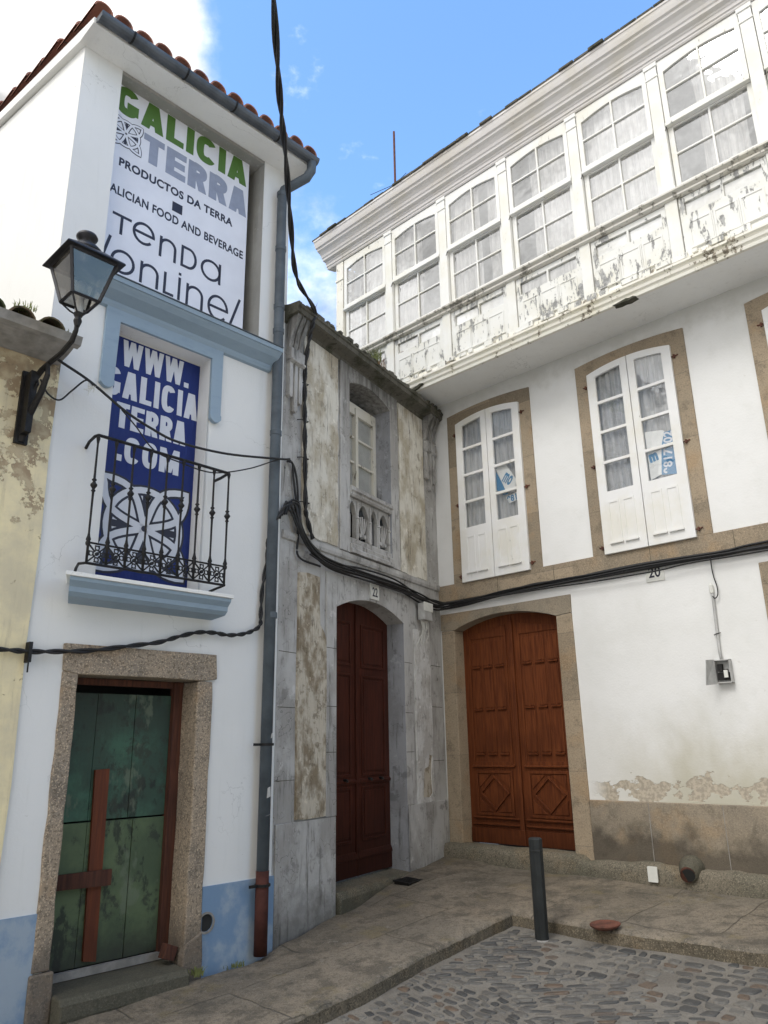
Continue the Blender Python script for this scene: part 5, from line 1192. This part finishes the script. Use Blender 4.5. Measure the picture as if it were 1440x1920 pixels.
m.tubeo([(lu, lo_, 4.55), (lu, lo_-.01, 4.47), (lu, lo_-.06, 4.41), (lu-.005, lo_-.20, 4.37), (lu-.01, .33, 4.36), (lu-.02, .20, 4.34), (lu-.03, .06, 4.28)], [.018, .017, .02, .019, .02, .022, .022], 8)
m.tubeo([(lu-.02, .30, 4.35), (lu-.03, .34, 4.24), (lu-.035, .28, 4.13), (lu-.045, .15, 4.00), (lu-.05, .07, 3.92), (lu-.05, .035, 3.80)], [.014, .020, .024, .026, .026, .034], 8)
m.tubeo([(lu-.03, .12, 4.32), (lu-.035, .18, 4.22), (lu-.04, .12, 4.12), (lu-.04, .06, 4.15)], .012, 6)
m.box(lu-.10, lu-.005, .02, .05, 3.78, 4.36).poly([(lu-.075, 3.84), (lu-.03, 3.84), (lu-.025, 4.33), (lu-.08, 4.33)], .05, .16)
m.build('bracket', 'iron', LA, 0)

# ---- cables
def spline(P, n=6):
    P = [Vector(p) for p in P]; Q = [P[0]*2-P[1]]+P+[P[-1]*2-P[-2]]; out = []
    for i in range(1, len(Q)-2):
        for k_ in range(n):
            t = k_/n; a, b, c, d = Q[i-1], Q[i], Q[i+1], Q[i+2]
            out.append(.5*((2*b)+(c-a)*t+(2*a-5*b+4*c-d)*t*t+(3*b-a-3*c+d)*t**3))
    out.append(P[-1]); return out
def cable(name, strands, r, label, twist=0., cat='cable', group=None):
    m = MB()
    for s_ in strands:
        P = spline(s_, 7)
        if twist:
            for ph in (0, math.pi):
                Q = []
                for i, p in enumerate(P):
                    t = (P[min(i+1, len(P)-1)]-P[max(i-1, 0)]).normalized(); a = t.cross(Vector((.3, .8, .1))).normalized(); b = t.cross(a)
                    Q.append(p+a*twist*math.cos(i*.62+ph)+b*twist*math.sin(i*.62+ph))
                m.tube([tuple(q) for q in Q], r, 7)
        else: m.tube([tuple(q) for q in P], r, 7)
    o0 = m.v[0]; m.v = [(a-o0[0], b-o0[1], c-o0[2]) for a, b, c in m.v]
    o_ = m.build(name, 'cable', None, 0, True); o_.location = o0
    return tag(o_, label, cat, group)
CAMP = Vector((0, 0, 1.6))
def pix(x, y, dist):
    r_ = cr*(x-720)-cu*(y-960)+fw*1428; return CAMP+r_*(dist/math.hypot(r_.x, r_.y))
# sag of the thick cable that comes in over the street to the corner of the grey house
ov = [(-.300, 1.25, 4.05), (-.40, 2.02, 4.72)]
ov = [pix(498, -260, 3.0), pix(514, 20, 3.7), pix(525, 190, 4.3), pix(536, 300, 4.9), pix(545, 420, 5.6), pix(556, 520, 6.3), FB.w(.20, .21, 6.05), FB.w(.235, .17, 5.9)]
wallrun = [FB.w(a, b, c) for a, b, c in ((.245, .12, 5.75), (.250, .07, 5.45), (.270, .05, 5.15), (.285, .045, 4.83), (.300, .045, 4.42), (.318, .045, 3.95), (.335, .05, 3.80), (.44, .05, 3.60))]
cable('overhead_cable', [ov+wallrun], .0135, 'thick twisted black cable hanging from the sky to the grey house corner', .0125)
m1 = lambda F, P, o_: [F.w(a, o_, b) for a, b in P]
bB = [(-.081, 3.749), (-.043, 3.839), (.022, 3.883), (.099, 3.849), (.164, 3.675), (.280, 3.539), (.461, 3.441), (.741, 3.374), (1.355, 3.395), (2.054, 3.393), (2.711, 3.342), (3.10, 3.315)]
bC = [(.16, 3.318), (.534, 3.326), (1.027, 3.349), (1.487, 3.364), (1.917, 3.366), (2.320, 3.362), (2.823, 3.377), (3.287, 3.381), (3.714, 3.368), (4.113, 3.372), (6, 3.37), (8.3, 3.38)]
st = []
rnd = random.Random(4)
for i in range(7):
    du, dz = rnd.uniform(-.012, .012), (i-3)*.015
    a = [FB.w(u+(.02*i if j < 4 else 0), .04+.012*(i % 3)+(.04 if 3 < j < 10 else 0), z+dz+rnd.uniform(-.02, .02)) for j, (u, z) in enumerate(bB)]
    b = [FC.w(u, .04+.010*(i % 3), z+dz*.6+rnd.uniform(-.012, .012)) for u, z in bC]
    st.append(a+b)
cable('cable_bundle', st, .011, 'thick bundle of black cables running under the string course of both houses at the corner')
lowc = [(.13, 3.283), (.532, 3.293), (1.024, 3.317), (1.483, 3.318), (1.9, 3.31), (2.183, 3.300), (2.693, 3.296), (3.049, 3.299), (3.388, 3.318), (4.104, 3.311), (6, 3.33), (8.2, 3.33)]
lowb = [(.327, 3.414), (.553, 3.371), (.937, 3.337), (1.577, 3.328), (2.306, 3.325), (2.710, 3.319), (3.1, 3.29)]
cable('cable', [[FB.w(u, .10, z) for u, z in lowb]+[FC.w(u, .075, z) for u, z in lowc]], .009, 'thin black cable sagging just below the bundle on the white wall')
cable('cable', [[FB.w(.02, .035, 4.30), FB.w(.08, .03, 4.325), FB.w(.153, .03, 4.256), FB.w(.205, .03, 4.048), FB.w(.225, .03, 3.611), FB.w(.229, .035, 3.38), FB.w(.568, .05, 3.343)],
                [FB.w(.03, .05, 4.30), FB.w(.10, .04, 4.30), FB.w(.135, .03, 4.15), FB.w(.20, .03, 3.85), FB.w(.215, .03, 3.60)]], .011, 'black cable turning down the grey pier beside the downpipe')
cable('cable', [[FA.w(-2.42, .06, 4.60), FA.w(-2.310, .12, 4.502), FA.w(-2.065, .16, 4.39), FA.w(-1.756, .16, 4.235), FA.w(-1.50, .16, 4.15), FA.w(-1.255, .16, 4.105), FA.w(-.768, .16, 4.13), FA.w(-.166, .16, 4.24), FA.w(.0, .10, 4.30)]], .011, 'black cable sagging across the blue banner from the lantern to the downpipe')
cable('cable', [[FA.w(-1.780, .15, 4.242), FA.w(-1.644, .15, 4.133), FA.w(-1.462, .15, 3.972), FA.w(-1.208, .15, 3.930), FA.w(-.970, .15, 3.913), FA.w(-.778, .15, 3.951), FA.w(-.493, .15, 4.064), FA.w(-.282, .15, 4.177), FA.w(-.163, .16, 4.24)]], .006, 'thin slack cable drooping over the balcony handrail')
cable('cable', [[FA.w(-2.40, .05, 4.33), FA.w(-2.34, .06, 4.23), FA.w(-2.25, .07, 4.20), FA.w(-2.17, .09, 4.30), FA.w(-2.09, .14, 4.40), FA.w(-2.03, .15, 4.37)]], .007, 'short looped cable from the lantern bracket to the sagging cable')
kn = MB(); rnd = random.Random(12)
for i in range(9):
    p0 = Vector((-2.04, -.15, 4.36)); kn.tube([tuple(p0+Vector((rnd.uniform(-.03, .03), rnd.uniform(-.02, .02), rnd.uniform(-.03, .03)))), tuple(p0+Vector((rnd.uniform(-.03, .03), rnd.uniform(-.02, .02), rnd.uniform(-.05, .03)))), tuple(p0+Vector((rnd.uniform(-.06, .06), rnd.uniform(-.03, .03), rnd.uniform(-.11, .05))))], .003, 4)
solo(kn, 'wire_tie', 'plate', 'tangle of pale wire tied round the sagging cable near the lantern', 'wire', FA, -2.04, .15, 4.36)
lw = [(-9, 2.33), (-4, 2.24), (-2.9, 2.27), (-2.436, 2.276), (-2.257, 2.275), (-2.071, 2.288), (-1.795, 2.316), (-1.499, 2.372), (-1.25, 2.42), (-1.088, 2.475), (-.9, 2.53), (-.735, 2.542), (-.60, 2.535), (-.462, 2.553), (-.35, 2.59), (-.262, 2.65)]
cable('twisted_cable', [[FA.w(u, .055, z) for u, z in lw]+[FA.w(-.245, .04, 2.75), FA.w(-.235, .04, 3.0), FA.w(-.20, .05, 3.267), FA.w(-.20, .06, 3.45), FA.w(-.15, .13, 3.66), FA.w(-.06, .12, 3.80), FA.w(-.01, .09, 3.86)]], .0105, 'twisted black cable running over the green door lintel and along the yellow wall', .010)
solo(MB().box(-2.262, -2.238, .0, .09, 2.20, 2.34).tubeo([(-2.25, .07, 2.33), (-2.25, .075, 2.13)], .006, 5), 'cable_bracket', 'iron', 'small iron bracket holding the twisted cable at the yellow house corner', 'bracket', FA, -2.25, 0, 2.2)
cable('cable', [[FC.w(3.564, .06, 3.34), FC.w(3.550, .03, 3.25), FC.w(3.556, .03, 3.156), FC.w(3.575, .03, 3.047), FC.w(3.570, .03, 2.967), FC.w(3.543, .04, 2.935), FC.w(3.520, .03, 2.96)]], .0055, 'short black cable dropping from the bundle to the conduit')
# clips along the bundle
CL = ['topmost small iron clip holding the overhead cable beside the console', 'second small iron clip from the top on the overhead cable', 'small iron clip on the overhead cable level with the carved window middle', 'lowest small iron clip on the overhead cable just above the cable bundle']
for i, (F_, u, z) in enumerate([(FB, .254, 5.25), (FB, .262, 4.83), (FB, .275, 4.42), (FB, .295, 3.95)]):
    solo(MB().tubeo([(u-.05, 0, z), (u-.03, .04, z), (u+.06, .065, z), (u+.07, .0, z)], .005, 5), 'cable_clip', 'iron', CL[i], 'clip', F_, u, 0, z, group='clips on the overhead cable')
# grass tufts
def tuft(name, label, F_, u, o_, z, n, h, sp_, mat, seed):
    rnd = random.Random(seed); m = MB()
    for i in range(n):
        a = rnd.uniform(0, 6.28); r_ = rnd.uniform(0, sp_); bx_, by_ = r_*math.cos(a), r_*math.sin(a); hh = h*rnd.uniform(.4, 1); le = rnd.uniform(.1, .6)*hh
        dx, dy = math.cos(a+rnd.uniform(-1, 1))*le, math.sin(a+rnd.uniform(-1, 1))*le; w = rnd.uniform(.002, .004)
        m.add([(bx_-w, by_, 0), (bx_+w, by_, 0), (bx_+dx*.3+w*.8, by_+dy*.3, hh*.6), (bx_+dx*.3-w*.8, by_+dy*.3, hh*.6), (bx_+dx, by_+dy, hh*rnd.uniform(.75, 1))], [(0, 1, 2, 3), (3, 2, 4)])
    o2 = m.build(name, mat); o2.location = F_.w(u, o_, z); return tag(o2, label, 'grass')
tuft('grass_tuft', 'green and dry grass tuft growing from the grey house roof edge', FB, 1.57, .12, 6.05, 90, .26, .09, 'grass', 1)
tuft('grass_tuft', 'reddish dead grass hanging on the grey house roof edge', FB, 1.60, .15, 6.0, 60, .12, .10, 'grassred', 2)
tuft('grass_tuft', 'tiny dry sprig on the left end of the grey house roof edge', FB, .30, .12, 6.05, 10, .16, .03, 'grassred', 3)
tuft('grass_tuft', 'small weed tuft at the right end of the green door step', FA, -.78, .10, .0, 60, .07, .07, 'grass', 4)
tuft('grass_tuft', 'few weeds growing at the wall foot under the blue band', FA, -.40, .05, -.03, 40, .05, .09, 'grass', 6)
tuft('grass_tuft', 'green moss tuft on the mossy tiles behind the lantern', FA, -2.66, .30, 4.71, 70, .07, .08, 'grass', 7)
tuft('grass_tuft', 'weed sprigs at the right end of the mossy eave', FA, -2.33, .30, 4.61, 40, .07, .06, 'grass', 8)

# ================================================================== HOUSES ACROSS THE STREET (behind the camera, seen only as reflections and shade)
def opposite(F_, u0, u1, o0, h, label, flip):
    t = thing('house_opposite', label, 'house', F_, (u0+u1)/2, o0, 0)
    m = MB().box(u0, u1, o0, o0+5, -1.5, h); m.build('wall', 'yellow' if flip else 'a_side', t)
    m = MB()
    n = int((u1-u0)/1.9)
    for i in range(n):
        for z in (.4, 3.5, 6.4):
            if z+1.8 < h: m.box(u0+.6+i*1.9, u0+1.5+i*1.9, o0-.012, o0+.3, z, z+1.9)
    m.build('window', 'black', t); MB().box(u0-.2, u1+.2, o0-.35, o0+5, h, h+.18).build('roof', 'tile', t)
opposite(FA, -13, 0, 9.8, 8.2, 'plain house across the street behind the camera with three rows of windows', True)
